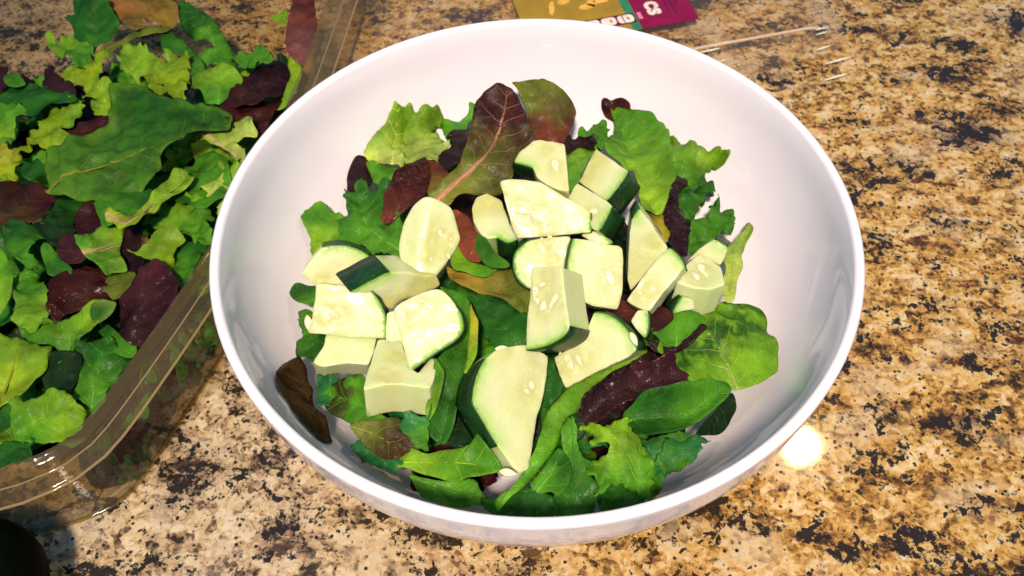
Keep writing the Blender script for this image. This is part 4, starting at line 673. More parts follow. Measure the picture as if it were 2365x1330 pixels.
    {"n":"salad_leaf","l":"small green scrap at the left above the dark oval leaf","g":1,"c":"mid","c2":"mid","f":0,"p":[[-246.0,121.7,42.1],[-239.9,122.8,41.2],[-234.7,116.3,40.4],[-238.6,114.4,41.1],[-243.1,115.4,41.8]],"r":[[-234.9,116.7,40.5],[-240.4,118.1,41.4],[-245.1,119.4,42.0]],"rw":0.5,"rc":"","cup":0,"sp":"","gl":0,"ed":"","fo":0,"v":0.5},
    {"n":"salad_leaf","l":"dark oval leaf at the left picture edge","g":1,"c":"dark","c2":"dark","f":0,"p":[[-251.2,113.4,37.9],[-247.9,115.8,38.0],[-240.8,119.0,38.2],[-225.2,114.1,42.0],[-212.7,106.3,46.4],[-203.7,100.5,48.3],[-204.4,96.4,48.4],[-212.7,92.8,48.7],[-220.6,89.1,48.1],[-232.1,99.0,44.3],[-246.7,108.1,39.0]],"r":[[-247.9,110.9,38.6],[-224.0,103.1,45.2],[-204.3,99.8,48.4]],"rw":1.1,"rc":"","cup":0,"sp":"","gl":0,"ed":"","fo":0,"v":1},
    {"n":"salad_leaf","l":"bright torn lettuce strip in the upper left of the tub","g":1,"c":"lime","c2":"yellowlime","f":0.5,"p":[[-223.1,124.9,39.8],[-217.2,126.5,41.4],[-212.7,126.6,42.4],[-207.0,130.3,44.0],[-202.1,136.7,44.4],[-199.2,130.3,44.7],[-202.1,128.2,44.5],[-200.7,124.1,44.0],[-199.1,121.0,43.8],[-198.0,114.8,42.9],[-195.9,116.7,43.5],[-192.9,114.5,43.6],[-189.7,111.6,43.5],[-187.2,106.1,42.8],[-188.6,100.4,41.2],[-189.1,96.1,39.9],[-198.9,99.0,40.0],[-199.1,106.7,41.3],[-205.5,106.9,40.4],[-208.6,116.0,41.5],[-214.8,117.8,40.6]],"r":[[-191.0,97.6,40.1],[-199.4,112.5,42.4],[-213.1,123.8,41.8]],"rw":1.1,"rc":"","cup":0,"sp":"","gl":0,"ed":"","fo":0,"v":1},
    {"n":"salad_leaf","l":"bright frilled lettuce leaf with torn holes at the top middle of the tub","g":1,"c":"yellowlime","c2":"lime","f":0.9,"p":[[-199.6,140.0,37.4],[-198.1,144.8,38.2],[-196.3,148.6,39.0],[-192.5,147.4,39.2],[-188.5,144.8,39.1],[-185.8,144.5,39.3],[-182.8,140.9,39.1],[-180.1,138.3,39.1],[-176.4,133.8,39.1],[-174.4,134.1,39.3],[-177.1,140.2,39.6],[-174.8,141.6,40.0],[-171.6,141.2,40.3],[-168.0,138.3,40.5],[-164.2,137.1,40.9],[-160.7,129.3,41.1],[-159.8,121.8,41.2],[-159.5,115.8,41.2],[-158.3,105.3,41.1],[-163.8,109.1,40.4],[-170.0,111.8,39.6],[-175.0,112.0,39.0],[-175.8,115.0,38.9],[-170.3,116.6,39.6],[-175.2,119.1,39.0],[-181.5,120.6,38.4],[-184.9,122.2,38.0],[-188.3,125.0,37.8],[-188.5,130.5,37.8],[-192.2,131.5,37.5],[-195.2,131.6,37.2]],"r":[[-158.0,116.5,41.5],[-178.6,130.5,38.7],[-197.2,141.9,37.9]],"rw":0.5,"rc":"","cup":0,"sp":"","gl":0,"ed":"","fo":0,"v":0.5},
    {"n":"salad_leaf","l":"square cut green leaf with rolled corner near the maroon leaf","g":1,"c":"mid","c2":"lime","f":0,"p":[[-157.8,119.4,41.2],[-155.9,122.8,41.4],[-153.8,126.4,41.6],[-152.2,128.7,41.7],[-144.3,130.8,41.0],[-140.2,127.4,39.9],[-135.8,123.2,38.7],[-136.8,115.6,37.6],[-142.0,106.7,37.2],[-145.1,106.3,37.0],[-149.8,106.7,37.5],[-152.8,113.7,39.3],[-156.5,114.9,40.2]],"r":[[-144.1,107.8,37.0],[-145.7,118.7,39.1],[-148.4,129.3,41.3]],"rw":1.1,"rc":"","cup":0,"sp":"","gl":0,"ed":"","fo":0,"v":1},
    {"n":"salad_leaf","l":"long yellow green stalk running down beside the tub rim","g":1,"c":"yellowlime","c2":"lime","f":0,"p":[[-113.5,128.8,45.5],[-109.6,125.1,46.0],[-106.0,120.2,46.0],[-106.0,114.1,45.1],[-107.4,108.5,43.9],[-108.9,104.1,42.8],[-111.5,98.8,40.9],[-115.7,97.6,40.5],[-114.1,103.3,41.5],[-112.2,108.0,42.9],[-110.9,113.6,44.1],[-111.2,118.8,44.8],[-113.2,123.9,45.0]],"r":[[-109.3,125.9,46.1],[-110.7,112.4,43.9],[-112.5,98.1,40.7]],"rw":0.5,"rc":"","cup":0,"sp":"","gl":0,"ed":"","fo":0,"v":0.5},
    {"n":"salad_leaf","l":"curly green leaf at the far left edge of the tub","g":1,"c":"mid","c2":"lime","f":0.7,"p":[[-241.0,97.9,44.9],[-233.6,97.2,45.4],[-232.3,101.2,45.4],[-227.3,96.3,45.8],[-222.6,92.8,45.8],[-222.1,90.2,45.7],[-227.0,84.7,45.2],[-226.8,77.5,44.3],[-233.2,75.0,43.7]],"r":[[-228.4,98.2,45.7],[-229.2,89.8,45.5],[-231.7,75.7,43.9]],"rw":0.5,"rc":"","cup":0,"sp":"","gl":0,"ed":"","fo":0,"v":0.5},
    {"n":"salad_leaf","l":"dark frilled leaf under the yellowish curl at the left","g":1,"c":"dark","c2":"dark","f":0.5,"p":[[-222.0,67.0,38.6],[-218.0,68.3,39.4],[-213.6,68.6,40.1],[-204.6,60.5,41.5],[-203.1,57.6,41.9],[-214.3,57.0,40.5]],"r":[[-203.8,59.6,41.7],[-212.6,63.1,40.3],[-221.1,66.7,38.8]],"rw":0.5,"rc":"","cup":0,"sp":"","gl":0,"ed":"","fo":0,"v":0.5},
    {"n":"salad_leaf","l":"lime frilled lettuce leaf on the left over the dark oval one","g":1,"c":"lime","c2":"yellowlime","f":0.9,"p":[[-221.3,93.5,43.1],[-216.0,94.0,44.2],[-217.6,99.4,44.6],[-213.7,96.5,44.9],[-209.2,96.8,45.6],[-206.2,100.7,46.4],[-201.5,99.9,46.9],[-198.1,95.0,46.6],[-198.4,91.3,46.0],[-199.8,88.7,45.3],[-202.0,85.8,44.5],[-206.1,82.7,43.3],[-201.1,80.1,43.2],[-203.0,77.7,42.4],[-201.2,72.9,41.4],[-208.3,72.4,40.4],[-212.1,74.9,40.5],[-215.7,76.5,40.3],[-223.2,76.2,38.9],[-226.9,80.6,39.3],[-221.4,82.7,40.9],[-217.4,85.1,42.2]],"r":[[-199.9,97.4,46.7],[-209.7,86.0,43.6],[-220.4,75.7,39.3]],"rw":0.5,"rc":"","cup":0,"sp":"","gl":0,"ed":"","fo":0,"v":0.5},
    {"n":"salad_leaf","l":"narrow maroon leaf above the long dark green leaf","g":1,"c":"maroon","c2":"maroon","f":0,"p":[[-208.6,87.0,39.8],[-203.3,88.5,41.4],[-197.1,89.3,43.0],[-189.0,90.7,44.9],[-185.1,89.2,45.2],[-184.3,84.8,43.7],[-191.0,79.9,40.7],[-198.9,79.5,39.1],[-203.1,82.5,39.3]],"r":[[-207.7,86.4,39.8],[-196.4,85.0,41.6],[-185.4,87.3,44.5]],"rw":1.1,"rc":"","cup":0,"sp":"","gl":0,"ed":"","fo":0,"v":1},
    {"n":"salad_leaf","l":"yellowish curled lettuce tip at the left edge of the tub","g":1,"c":"yellow","c2":"yellowlime","f":0.8,"p":[[-232.5,75.2,44.1],[-229.5,76.5,43.5],[-227.4,73.9,42.7],[-225.5,71.7,42.0],[-223.4,74.1,41.8],[-221.8,71.8,41.1],[-220.3,67.0,40.2],[-220.6,62.6,39.9],[-219.5,58.1,39.4],[-222.8,55.7,40.3],[-227.3,57.2,41.4]],"r":[[-227.7,76.8,43.1],[-224.7,67.6,41.4],[-221.2,57.6,39.9]],"rw":0.5,"rc":"","cup":0,"sp":"","gl":0,"ed":"","fo":0,"v":0.5},
    {"n":"salad_leaf","l":"reddish brown leaf at the left under the long green leaf","g":1,"c":"brownol","c2":"maroon","f":0,"p":[[-230.4,57.2,36.2],[-222.4,58.1,37.9],[-214.7,56.3,39.1],[-201.2,51.2,40.7],[-198.7,44.3,41.4],[-197.8,33.7,42.8],[-202.6,31.0,42.7],[-206.8,30.1,42.4],[-218.4,30.5,40.7]],"r":[[-216.2,32.0,40.9],[-211.6,43.2,40.1],[-205.6,52.7,40.3]],"rw":1.1,"rc":"","cup":0,"sp":"","gl":0,"ed":"","fo":0,"v":1},
    {"n":"salad_leaf","l":"dark green leaf below the long green leaf","g":1,"c":"dark","c2":"deep","f":0,"p":[[-199.7,27.8,44.8],[-198.4,33.3,42.7],[-197.8,40.4,40.4],[-196.6,47.7,38.2],[-186.0,52.1,33.8],[-188.4,44.5,35.8],[-188.1,35.9,38.0],[-184.8,29.2,38.8],[-187.0,20.1,42.2],[-191.6,20.5,43.9]],"r":[[-186.0,51.4,33.8],[-192.0,35.1,39.7],[-195.3,24.1,44.3]],"rw":0.5,"rc":"","cup":0,"sp":"","gl":0,"ed":"","fo":0,"v":0.5},
    {"n":"salad_leaf","l":"round maroon leaf left of the cut rib piece","g":1,"c":"maroon","c2":"maroon","f":0,"p":[[-186.6,34.9,40.8],[-185.1,41.3,41.3],[-180.8,44.1,40.7],[-176.0,34.0,38.3],[-178.4,29.1,38.3],[-183.5,27.4,39.3]],"r":[[-182.6,43.9,41.1],[-181.8,35.1,39.7],[-181.1,28.1,38.8]],"rw":0.5,"rc":"","cup":0,"sp":"","gl":0,"ed":"","fo":0,"v":0.5},
    {"n":"salad_leaf","l":"dark green leaf right of the long one near the bowl","g":1,"c":"dark","c2":"mid","f":0,"p":[[-161.9,50.6,34.2],[-161.9,63.9,32.6],[-157.0,69.2,33.2],[-151.3,72.8,33.7],[-142.1,78.6,35.5],[-129.4,64.9,40.0],[-127.3,48.2,42.0],[-130.7,40.8,42.2],[-137.7,38.9,41.8],[-150.0,46.2,37.7]],"r":[[-159.7,51.7,34.4],[-149.1,62.3,34.9],[-133.5,64.8,38.9]],"rw":1.1,"rc":"","cup":0,"sp":"","gl":0,"ed":"","fo":0,"v":1},
    {"n":"salad_leaf","l":"large frilled green cluster leaf beside the bowl","g":1,"c":"mid","c2":"lime","f":1,"p":[[-158.0,34.4,35.8],[-156.7,42.8,35.3],[-153.5,49.2,35.7],[-146.2,48.9,37.1],[-139.5,48.3,38.5],[-135.0,41.0,39.9],[-131.7,37.2,41.0],[-130.7,29.4,42.0],[-127.6,27.4,43.0],[-127.5,18.6,43.7],[-132.8,21.2,42.2],[-136.6,23.5,41.1],[-140.8,26.3,39.9],[-151.0,31.8,37.2]],"r":[[-128.0,28.4,42.8],[-140.6,34.4,39.1],[-157.3,41.7,35.3]],"rw":0.5,"rc":"","cup":0,"sp":"","gl":0,"ed":"","fo":0,"v":0.5},
    {"n":"salad_leaf","l":"bright frilled leaf touching the bowl at its left","g":1,"c":"lime","c2":"pale","f":0.9,"p":[[-140.7,57.4,37.2],[-138.3,60.6,38.3],[-135.6,62.9,39.3],[-133.0,64.0,40.0],[-130.5,65.8,40.9],[-124.2,65.9,42.1],[-122.5,59.0,40.8],[-126.6,49.0,38.4],[-128.3,38.0,37.4],[-131.8,43.1,37.0],[-135.7,50.0,36.9],[-140.1,53.0,36.5]],"r":[[-128.8,68.1,41.9],[-132.4,56.0,38.4],[-135.1,43.9,36.4]],"rw":0.5,"rc":"","cup":0,"sp":"","gl":0,"ed":"","fo":0,"v":0.5},
    {"n":"salad_leaf","l":"pale cut lettuce stalk with frilled end pointing at the bowl","g":1,"c":"lime","c2":"pale","f":0.4,"p":[[-150.7,86.6,40.2],[-149.4,88.2,40.7],[-147.4,89.5,41.3],[-141.7,86.7,42.3],[-135.7,84.7,43.6],[-132.4,85.5,44.7],[-128.8,86.2,45.8],[-123.3,87.5,47.5],[-118.8,77.2,47.1],[-122.7,75.3,45.6],[-127.8,75.2,44.2],[-122.2,68.1,44.5],[-124.0,63.2,43.3],[-129.7,69.5,42.6],[-136.1,74.9,41.8],[-140.8,77.5,41.0],[-145.7,80.4,40.4]],"r":[[-150.0,86.0,40.3],[-137.1,77.1,41.9],[-123.5,64.0,43.5]],"rw":3,"rc":"peach","cup":0,"sp":"","gl":0,"ed":"","fo":0,"v":1},
    {"n":"salad_leaf","l":"long dark green leaf with yellow midrib, largest in the tub","g":1,"c":"bigl","c2":"dark","f":0,"p":[[-199.7,45.3,41.4],[-200.7,50.3,41.2],[-203.6,56.1,41.4],[-204.8,61.2,41.8],[-204.1,66.9,42.3],[-200.9,71.2,42.6],[-198.6,75.5,43.0],[-193.5,76.8,42.7],[-188.9,80.5,42.7],[-185.3,86.0,43.1],[-186.5,93.6,43.7],[-186.8,104.5,43.6],[-182.6,106.9,43.0],[-177.6,108.9,43.0],[-170.1,103.4,44.9],[-163.8,99.9,46.5],[-153.0,95.5,49.3],[-143.3,93.6,50.4],[-136.7,91.9,50.8],[-132.4,88.7,50.9],[-131.2,83.5,50.5],[-133.2,79.4,49.8],[-139.0,78.5,49.2],[-144.8,76.2,48.5],[-148.1,71.6,47.7],[-151.9,67.2,47.0],[-155.5,63.3,46.5],[-154.6,54.8,46.0],[-160.1,48.1,46.1],[-168.0,43.6,45.4],[-178.1,41.9,44.0],[-193.6,44.3,41.4]],"r":[[-198.7,45.4,41.3],[-194.4,52.8,40.6],[-184.4,57.4,41.7],[-170.2,62.7,43.9],[-156.1,69.5,47.2],[-144.5,77.6,48.7],[-132.5,85.0,50.6]],"rw":1.7,"rc":"ribyel","cup":0.8,"sp":"","gl":0,"ed":"lime","fo":0,"v":1},
    {"n":"salad_leaf","l":"dark round leaf under the yellow green spoon leaf","g":1,"c":"dark","c2":"mid","f":0,"p":[[-176.5,38.5,47.2],[-169.6,45.2,45.0],[-161.0,50.5,42.8],[-155.5,48.4,41.4],[-157.1,41.0,41.6],[-162.4,33.1,43.2],[-166.4,27.8,44.6],[-170.6,25.9,45.9],[-172.6,30.0,46.3],[-175.4,34.5,47.0]],"r":[[-156.0,48.3,41.5],[-166.9,37.6,44.3],[-172.7,31.3,46.3]],"rw":0.5,"rc":"","cup":0,"sp":"","gl":0,"ed":"","fo":0,"v":0.5},
    {"n":"salad_leaf","l":"yellow green spoon leaf curving below the long green leaf","g":1,"c":"yellowlime","c2":"lime","f":0,"p":[[-168.2,29.1,51.5],[-167.6,30.7,50.9],[-163.9,28.7,50.9],[-160.5,28.2,50.4],[-157.9,30.7,49.1],[-155.7,34.7,47.4],[-154.9,39.7,45.7],[-154.5,45.6,43.9],[-153.1,53.9,41.8],[-151.8,58.9,41.2],[-149.4,59.7,41.4],[-146.3,59.3,41.5],[-143.2,57.3,41.5],[-141.7,54.5,41.6],[-142.2,51.1,41.6],[-144.9,47.0,42.4],[-147.9,43.4,43.7],[-148.7,40.0,44.8],[-149.7,35.6,46.3],[-151.9,27.8,49.2],[-153.9,20.7,51.8],[-154.5,17.9,52.6],[-157.9,17.9,52.6],[-162.3,22.2,52.2],[-167.0,25.5,51.9]],"r":[[-166.7,27.6,51.6],[-156.9,23.9,51.3],[-152.6,39.1,45.5],[-145.5,55.7,41.4]],"rw":2,"rc":"peach","cup":1.5,"sp":"","gl":0,"ed":"","fo":0,"v":1},
    {"n":"salad_leaf","l":"dark purple leaf above the big purple oval","g":1,"c":"purple","c2":"purple","f":0,"p":[[-166.3,30.0,38.3],[-158.2,29.1,40.4],[-156.0,19.6,40.5],[-160.1,19.1,39.2],[-152.1,14.3,41.1],[-152.9,10.3,40.2],[-157.5,8.6,38.5],[-163.5,15.8,37.9],[-166.1,23.9,38.0]],"r":[[-163.4,29.5,39.0],[-159.1,18.8,39.5],[-155.5,9.5,39.3]],"rw":0.5,"rc":"","cup":0,"sp":"","gl":0,"ed":"","fo":0,"v":0.5},
    {"n":"salad_leaf","l":"cut green leaf piece with broad pale crosswise rib","g":1,"c":"mid","c2":"lime","f":0,"p":[[-180.1,21.3,46.1],[-177.8,23.4,44.9],[-175.5,25.5,43.7],[-172.7,30.0,41.8],[-169.5,32.7,40.2],[-165.2,29.4,39.6],[-163.6,20.5,40.8],[-161.5,13.7,41.1],[-157.6,7.9,40.6],[-162.5,6.8,42.0],[-164.1,4.3,42.5],[-167.5,7.4,43.5],[-170.8,10.5,44.3],[-172.9,11.8,44.9],[-175.1,14.0,45.4]],"r":[[-175.2,14.4,45.4],[-169.7,18.3,43.0],[-163.8,21.8,40.6]],"rw":2.6,"rc":"peach","cup":0,"sp":"","gl":0,"ed":"","fo":0,"v":1},
    {"n":"salad_leaf","l":"dark green crinkled leaf beside the rim with a lime fleck","g":1,"c":"dark","c2":"mid","f":0.5,"p":[[-143.3,21.3,38.4],[-138.3,25.8,37.4],[-130.0,22.1,39.2],[-130.0,14.2,41.1],[-131.3,4.1,42.7],[-134.1,-2.7,43.0],[-139.0,8.0,41.5]],"r":[[-135.1,25.2,37.9],[-134.9,12.7,41.0],[-135.5,-0.5,42.7]],"rw":0.5,"rc":"","cup":0,"sp":"","gl":0,"ed":"","fo":0,"v":0.5},
    {"n":"salad_leaf","l":"bright smooth lettuce leaf pointing left, right of the rib piece","g":1,"c":"yellowlime","c2":"lime","f":0.3,"p":[[-158.6,15.6,45.2],[-155.0,15.0,44.6],[-153.3,16.3,44.6],[-151.8,18.2,44.8],[-151.1,20.6,45.2],[-150.2,22.8,45.5],[-146.6,25.8,45.6],[-143.6,25.0,45.2],[-140.6,24.9,45.0],[-137.2,21.4,44.2],[-139.1,18.6,43.8],[-139.7,16.4,43.4],[-139.7,13.1,42.6],[-139.0,9.5,41.7],[-138.1,5.8,40.5],[-135.1,-0.3,40.3],[-141.0,7.4,41.2],[-144.3,10.0,42.2],[-147.4,11.6,42.9],[-153.3,12.6,43.8]],"r":[[-132.6,7.4,40.8],[-145.2,15.5,43.6],[-154.9,21.6,45.9]],"rw":0.5,"rc":"","cup":0,"sp":"","gl":0,"ed":"","fo":0,"v":0.5},
    {"n":"salad_leaf","l":"brownish purple leaf scraps left of the rib piece","g":1,"c":"plum","c2":"plum","f":0,"p":[[-189.2,21.0,41.7],[-183.2,25.0,41.6],[-175.8,15.3,40.6],[-178.2,11.3,40.1],[-185.3,13.0,40.7]],"r":[[-177.3,12.9,40.3],[-182.3,17.0,41.0],[-187.9,21.8,41.7]],"rw":0.5,"rc":"","cup":0,"sp":"","gl":0,"ed":"","fo":0,"v":0.5},
    {"n":"salad_leaf","l":"dark green curly leaf at the left middle of the tub","g":1,"c":"dark","c2":"mid","f":0.7,"p":[[-211.2,27.2,44.6],[-206.9,30.4,43.7],[-202.0,28.9,43.1],[-199.6,32.2,42.3],[-194.6,26.3,42.0],[-196.8,18.6,43.0],[-196.5,14.6,43.1],[-190.8,9.4,42.0],[-192.0,5.2,42.1],[-200.8,11.2,43.9],[-207.2,18.1,44.7]],"r":[[-206.2,30.7,43.5],[-199.6,19.8,43.4],[-192.0,7.0,42.2]],"rw":0.5,"rc":"","cup":0,"sp":"","gl":0,"ed":"","fo":0,"v":0.5},
    {"n":"salad_leaf","l":"small green leaf above the maroon leaf at left","g":1,"c":"mid","c2":"dark","f":0,"p":[[-193.2,17.3,43.5],[-191.4,19.9,43.0],[-185.9,13.6,41.6],[-180.9,10.2,40.2],[-180.1,6.9,39.7],[-186.8,5.2,41.4],[-189.6,9.1,42.4]],"r":[[-192.9,17.4,43.4],[-186.8,11.7,41.8],[-181.2,6.5,40.0]],"rw":0.5,"rc":"","cup":0,"sp":"","gl":0,"ed":"","fo":0,"v":0.5},
    {"n":"salad_leaf","l":"glossy dark maroon leaf with a midrib in the middle of the tub","g":1,"c":"maroon","c2":"maroon","f":0,"p":[[-185.1,-3.3,42.3],[-186.3,2.7,41.7],[-182.2,7.6,40.0],[-176.9,14.4,37.2],[-167.6,9.1,36.8],[-163.1,-1.3,37.9],[-159.0,-4.4,37.6],[-167.2,-7.5,39.1],[-175.2,-13.2,41.0],[-176.9,-17.1,41.6],[-181.2,-13.3,42.3],[-182.5,-7.8,42.1]],"r":[[-170.3,-7.1,39.6],[-172.3,3.9,38.6],[-174.8,13.2,37.2]],"rw":1.1,"rc":"","cup":0,"sp":"","gl":1,"ed":"","fo":0,"v":1},
    {"n":"salad_leaf","l":"olive leaf scrap between maroon leaf and purple oval","g":1,"c":"olivegreen","c2":"olivegreen","f":0,"p":[[-165.6,1.6,38.9],[-164.7,9.3,37.1],[-157.8,9.8,38.7],[-152.9,3.6,41.8],[-154.3,-5.7,43.3],[-157.4,-7.3,42.7],[-161.2,-4.6,41.2]],"r":[[-156.6,8.3,39.5],[-159.0,0.7,40.7],[-160.9,-4.2,41.2]],"rw":0.5,"rc":"","cup":0,"sp":"","gl":0,"ed":"","fo":0,"v":0.5},
    {"n":"salad_leaf","l":"green leaf lying under the purple oval leaf","g":1,"c":"mid","c2":"dark","f":0,"p":[[-166.3,-14.5,35.4],[-163.1,-13.3,36.0],[-154.6,-18.9,37.2],[-145.8,-25.7,39.0],[-146.4,-30.8,38.8],[-152.7,-28.4,37.3],[-156.1,-24.0,36.7]],"r":[[-146.2,-29.8,38.8],[-155.0,-22.2,37.0],[-164.5,-14.2,35.7]],"rw":0.5,"rc":"","cup":0,"sp":"","gl":0,"ed":"","fo":0,"v":0.5},
    {"n":"salad_leaf","l":"large purple oval leaf leaning on the tub rim","g":1,"c":"purple","c2":"plum","f":0,"p":[[-149.2,5.2,48.3],[-146.1,6.5,48.8],[-143.1,6.8,49.2],[-140.0,4.9,49.3],[-136.9,2.1,49.1],[-134.0,-1.6,48.6],[-131.7,-5.5,47.9],[-132.7,-10.0,46.4],[-134.5,-13.9,45.0],[-136.3,-17.7,43.5],[-139.9,-22.5,41.6],[-143.5,-26.1,40.2],[-145.6,-26.1,39.9],[-148.8,-25.0,39.9],[-153.2,-20.8,40.7],[-155.8,-15.2,42.2],[-155.9,-11.0,43.5],[-153.7,-6.1,45.1],[-150.7,-0.3,46.9]],"r":[[-145.8,-25.3,40.1],[-145.5,-13.8,43.6],[-146.0,5.5,48.7]],"rw":1.1,"rc":"plum","cup":0,"sp":"","gl":1,"ed":"","fo":0,"v":1},
    {"n":"salad_leaf","l":"light green leaf margin at the left picture edge","g":1,"c":"mid","c2":"lime","f":0,"p":[[-210.9,16.1,45.1],[-207.9,15.1,45.3],[-203.9,10.9,45.1],[-199.5,2.5,44.0],[-197.9,-6.6,41.9],[-200.4,-12.6,40.2],[-202.8,-13.2,39.9]],"r":[[-207.1,15.3,45.4],[-202.9,1.1,43.6],[-199.8,-11.9,40.4]],"rw":0.5,"rc":"","cup":0,"sp":"","gl":0,"ed":"","fo":0,"v":0.5},
    {"n":"salad_leaf","l":"frilled green leaf left of the maroon leaf","g":1,"c":"mid","c2":"lime","f":0.8,"p":[[-203.0,5.2,39.8],[-200.3,7.9,39.6],[-197.0,9.8,39.3],[-192.1,5.6,39.3],[-187.3,1.4,40.1],[-184.3,-5.2,41.3],[-181.6,-9.0,41.8],[-179.6,-15.5,42.7],[-175.7,-18.3,42.8],[-180.2,-20.3,42.9],[-188.5,-20.8,43.6],[-194.5,-12.2,42.7],[-196.2,-4.8,41.6]],"r":[[-199.5,8.0,39.5],[-188.9,-6.3,41.6],[-179.5,-19.1,43.0]],"rw":0.5,"rc":"","cup":0,"sp":"","gl":0,"ed":"","fo":0,"v":0.5},
    {"n":"salad_leaf","l":"big dark green leaf with scalloped edge beside the tub rim","g":1,"c":"mid","c2":"dark","f":0.35,"p":[[-167.5,-36.2,38.3],[-168.1,-31.6,38.9],[-168.0,-28.2,39.4],[-167.3,-24.4,39.9],[-162.3,-23.5,39.1],[-157.5,-20.8,38.8],[-153.0,-25.3,37.2],[-147.6,-28.9,36.0],[-149.3,-34.6,35.4],[-151.4,-39.3,35.3],[-155.2,-52.2,35.9],[-159.0,-48.7,36.3],[-164.9,-44.6,37.4],[-164.6,-38.4,37.5]],"r":[[-156.6,-49.5,36.0],[-157.7,-37.4,36.4],[-157.1,-22.8,38.3]],"rw":1.1,"rc":"","cup":0,"sp":"","gl":0,"ed":"","fo":0,"v":1},
    {"n":"salad_leaf","l":"very dark gap leaf between the scalloped leaf and lime leaf","g":1,"c":"deep","c2":"deep","f":0,"p":[[-179.1,-31.6,38.8],[-173.6,-28.8,39.8],[-166.0,-29.2,40.3],[-164.0,-35.4,39.1],[-165.3,-44.3,37.5],[-174.0,-45.1,36.7]],"r":[[-169.3,-28.2,40.3],[-170.5,-35.6,38.4],[-171.4,-45.0,36.9]],"rw":0.5,"rc":"","cup":0,"sp":"","gl":0,"ed":"","fo":0,"v":0.5},
    {"n":"salad_leaf","l":"broad bright green leaf in the lower tub","g":1,"c":"mid","c2":"lime","f":0.2,"p":[[-174.3,-15.0,42.5],[-171.9,-13.8,42.9],[-169.5,-12.5,43.4],[-166.4,-11.0,44.0],[-163.4,-9.1,44.7],[-156.4,-11.2,45.4],[-156.9,-14.9,44.6],[-160.3,-19.1,43.3],[-165.3,-22.8,42.0],[-167.1,-25.7,41.3],[-168.7,-29.1,40.7],[-172.0,-33.7,39.9],[-175.1,-27.0,40.4],[-181.2,-26.0,40.1],[-188.2,-24.7,39.8],[-191.0,-16.9,41.0],[-185.9,-17.6,41.2],[-181.3,-16.0,41.7],[-177.2,-16.9,41.9]],"r":[[-171.9,-32.3,40.0],[-169.3,-20.4,42.0],[-161.6,-13.3,44.2]],"rw":1.1,"rc":"","cup":0,"sp":"","gl":0,"ed":"","fo":0,"v":1},
    {"n":"salad_leaf","l":"small dark leaf tip with pale edge on the broad bright leaf","g":1,"c":"dark","c2":"dark","f":0,"p":[[-163.9,-14.4,45.0],[-163.7,-11.7,45.5],[-161.1,-9.4,45.6],[-158.2,-9.7,45.2],[-154.9,-10.6,44.6],[-155.7,-14.5,43.9],[-159.4,-19.0,43.4],[-162.0,-18.2,44.0]],"r":[[-156.3,-9.4,45.0],[-159.9,-13.4,44.6],[-162.8,-16.7,44.4]],"rw":0.5,"rc":"","cup":0,"sp":"","gl":0,"ed":"pale","fo":0,"v":0.5},
    {"n":"salad_leaf","l":"dark leaf at the lower left picture edge","g":1,"c":"dark","c2":"dark","f":0,"p":[[-189.4,-50.3,39.7],[-182.4,-47.5,39.2],[-180.4,-56.3,38.2],[-186.0,-61.1,38.6]],"r":[[-183.5,-47.3,39.3],[-184.6,-53.8,38.9],[-185.6,-60.5,38.6]],"rw":0.5,"rc":"","cup":0,"sp":"","gl":0,"ed":"","fo":0,"v":0.5},
    {"n":"salad_leaf","l":"dark fringe of lettuce at the lowest corner of the tub","g":1,"c":"dark","c2":"dark","f":0.5,"p":[[-183.9,-66.8,38.5],[-177.4,-65.1,39.4],[-171.5,-62.9,40.2],[-168.6,-69.0,41.4],[-172.2,-73.5,41.0],[-180.8,-73.8,39.5]],"r":[[-169.6,-65.5,40.9],[-175.7,-68.6,40.0],[-181.7,-71.7,39.3]],"rw":0.5,"rc":"","cup":0,"sp":"","gl":0,"ed":"","fo":0,"v":0.5},
    {"n":"salad_leaf","l":"yellow green leaf with yellow midrib at the lower left edge","g":1,"c":"yellowlime","c2":"lime","f":0,"p":[[-198.6,-21.4,42.3],[-196.1,-22.1,42.1],[-187.5,-24.6,41.3],[-181.9,-25.5,40.9],[-176.6,-26.5,40.6],[-176.1,-31.4,40.0],[-176.0,-35.4,39.7],[-177.1,-39.7,39.6],[-180.5,-46.9,39.9],[-186.0,-52.1,40.5],[-187.9,-53.0,40.7]],"r":[[-187.1,-51.2,40.5],[-187.1,-38.7,40.1],[-187.0,-25.2,41.2]],"rw":1.8,"rc":"ribyel","cup":0,"sp":"","gl":0,"ed":"","fo":0,"v":1},
    {"n":"salad_leaf","l":"frilled green leaf in the lowest corner of the tub","g":1,"c":"mid","c2":"lime","f":0.6,"p":[[-182.0,-49.2,41.4],[-178.1,-49.3,41.1],[-174.4,-48.6,41.1],[-171.3,-47.3,41.2],[-166.2,-46.1,41.2],[-161.2,-48.1,40.8],[-156.1,-54.2,39.8],[-155.6,-58.0,39.2],[-158.9,-62.6,38.4],[-164.7,-64.4,38.1],[-173.5,-64.9,38.3],[-177.4,-66.5,38.3],[-180.8,-68.1,38.2],[-180.2,-61.5,39.3]],"r":[[-178.8,-66.7,38.3],[-171.2,-56.6,39.5],[-160.3,-51.8,40.1]],"rw":1.1,"rc":"","cup":0,"sp":"","gl":0,"ed":"","fo":0,"v":1},
]
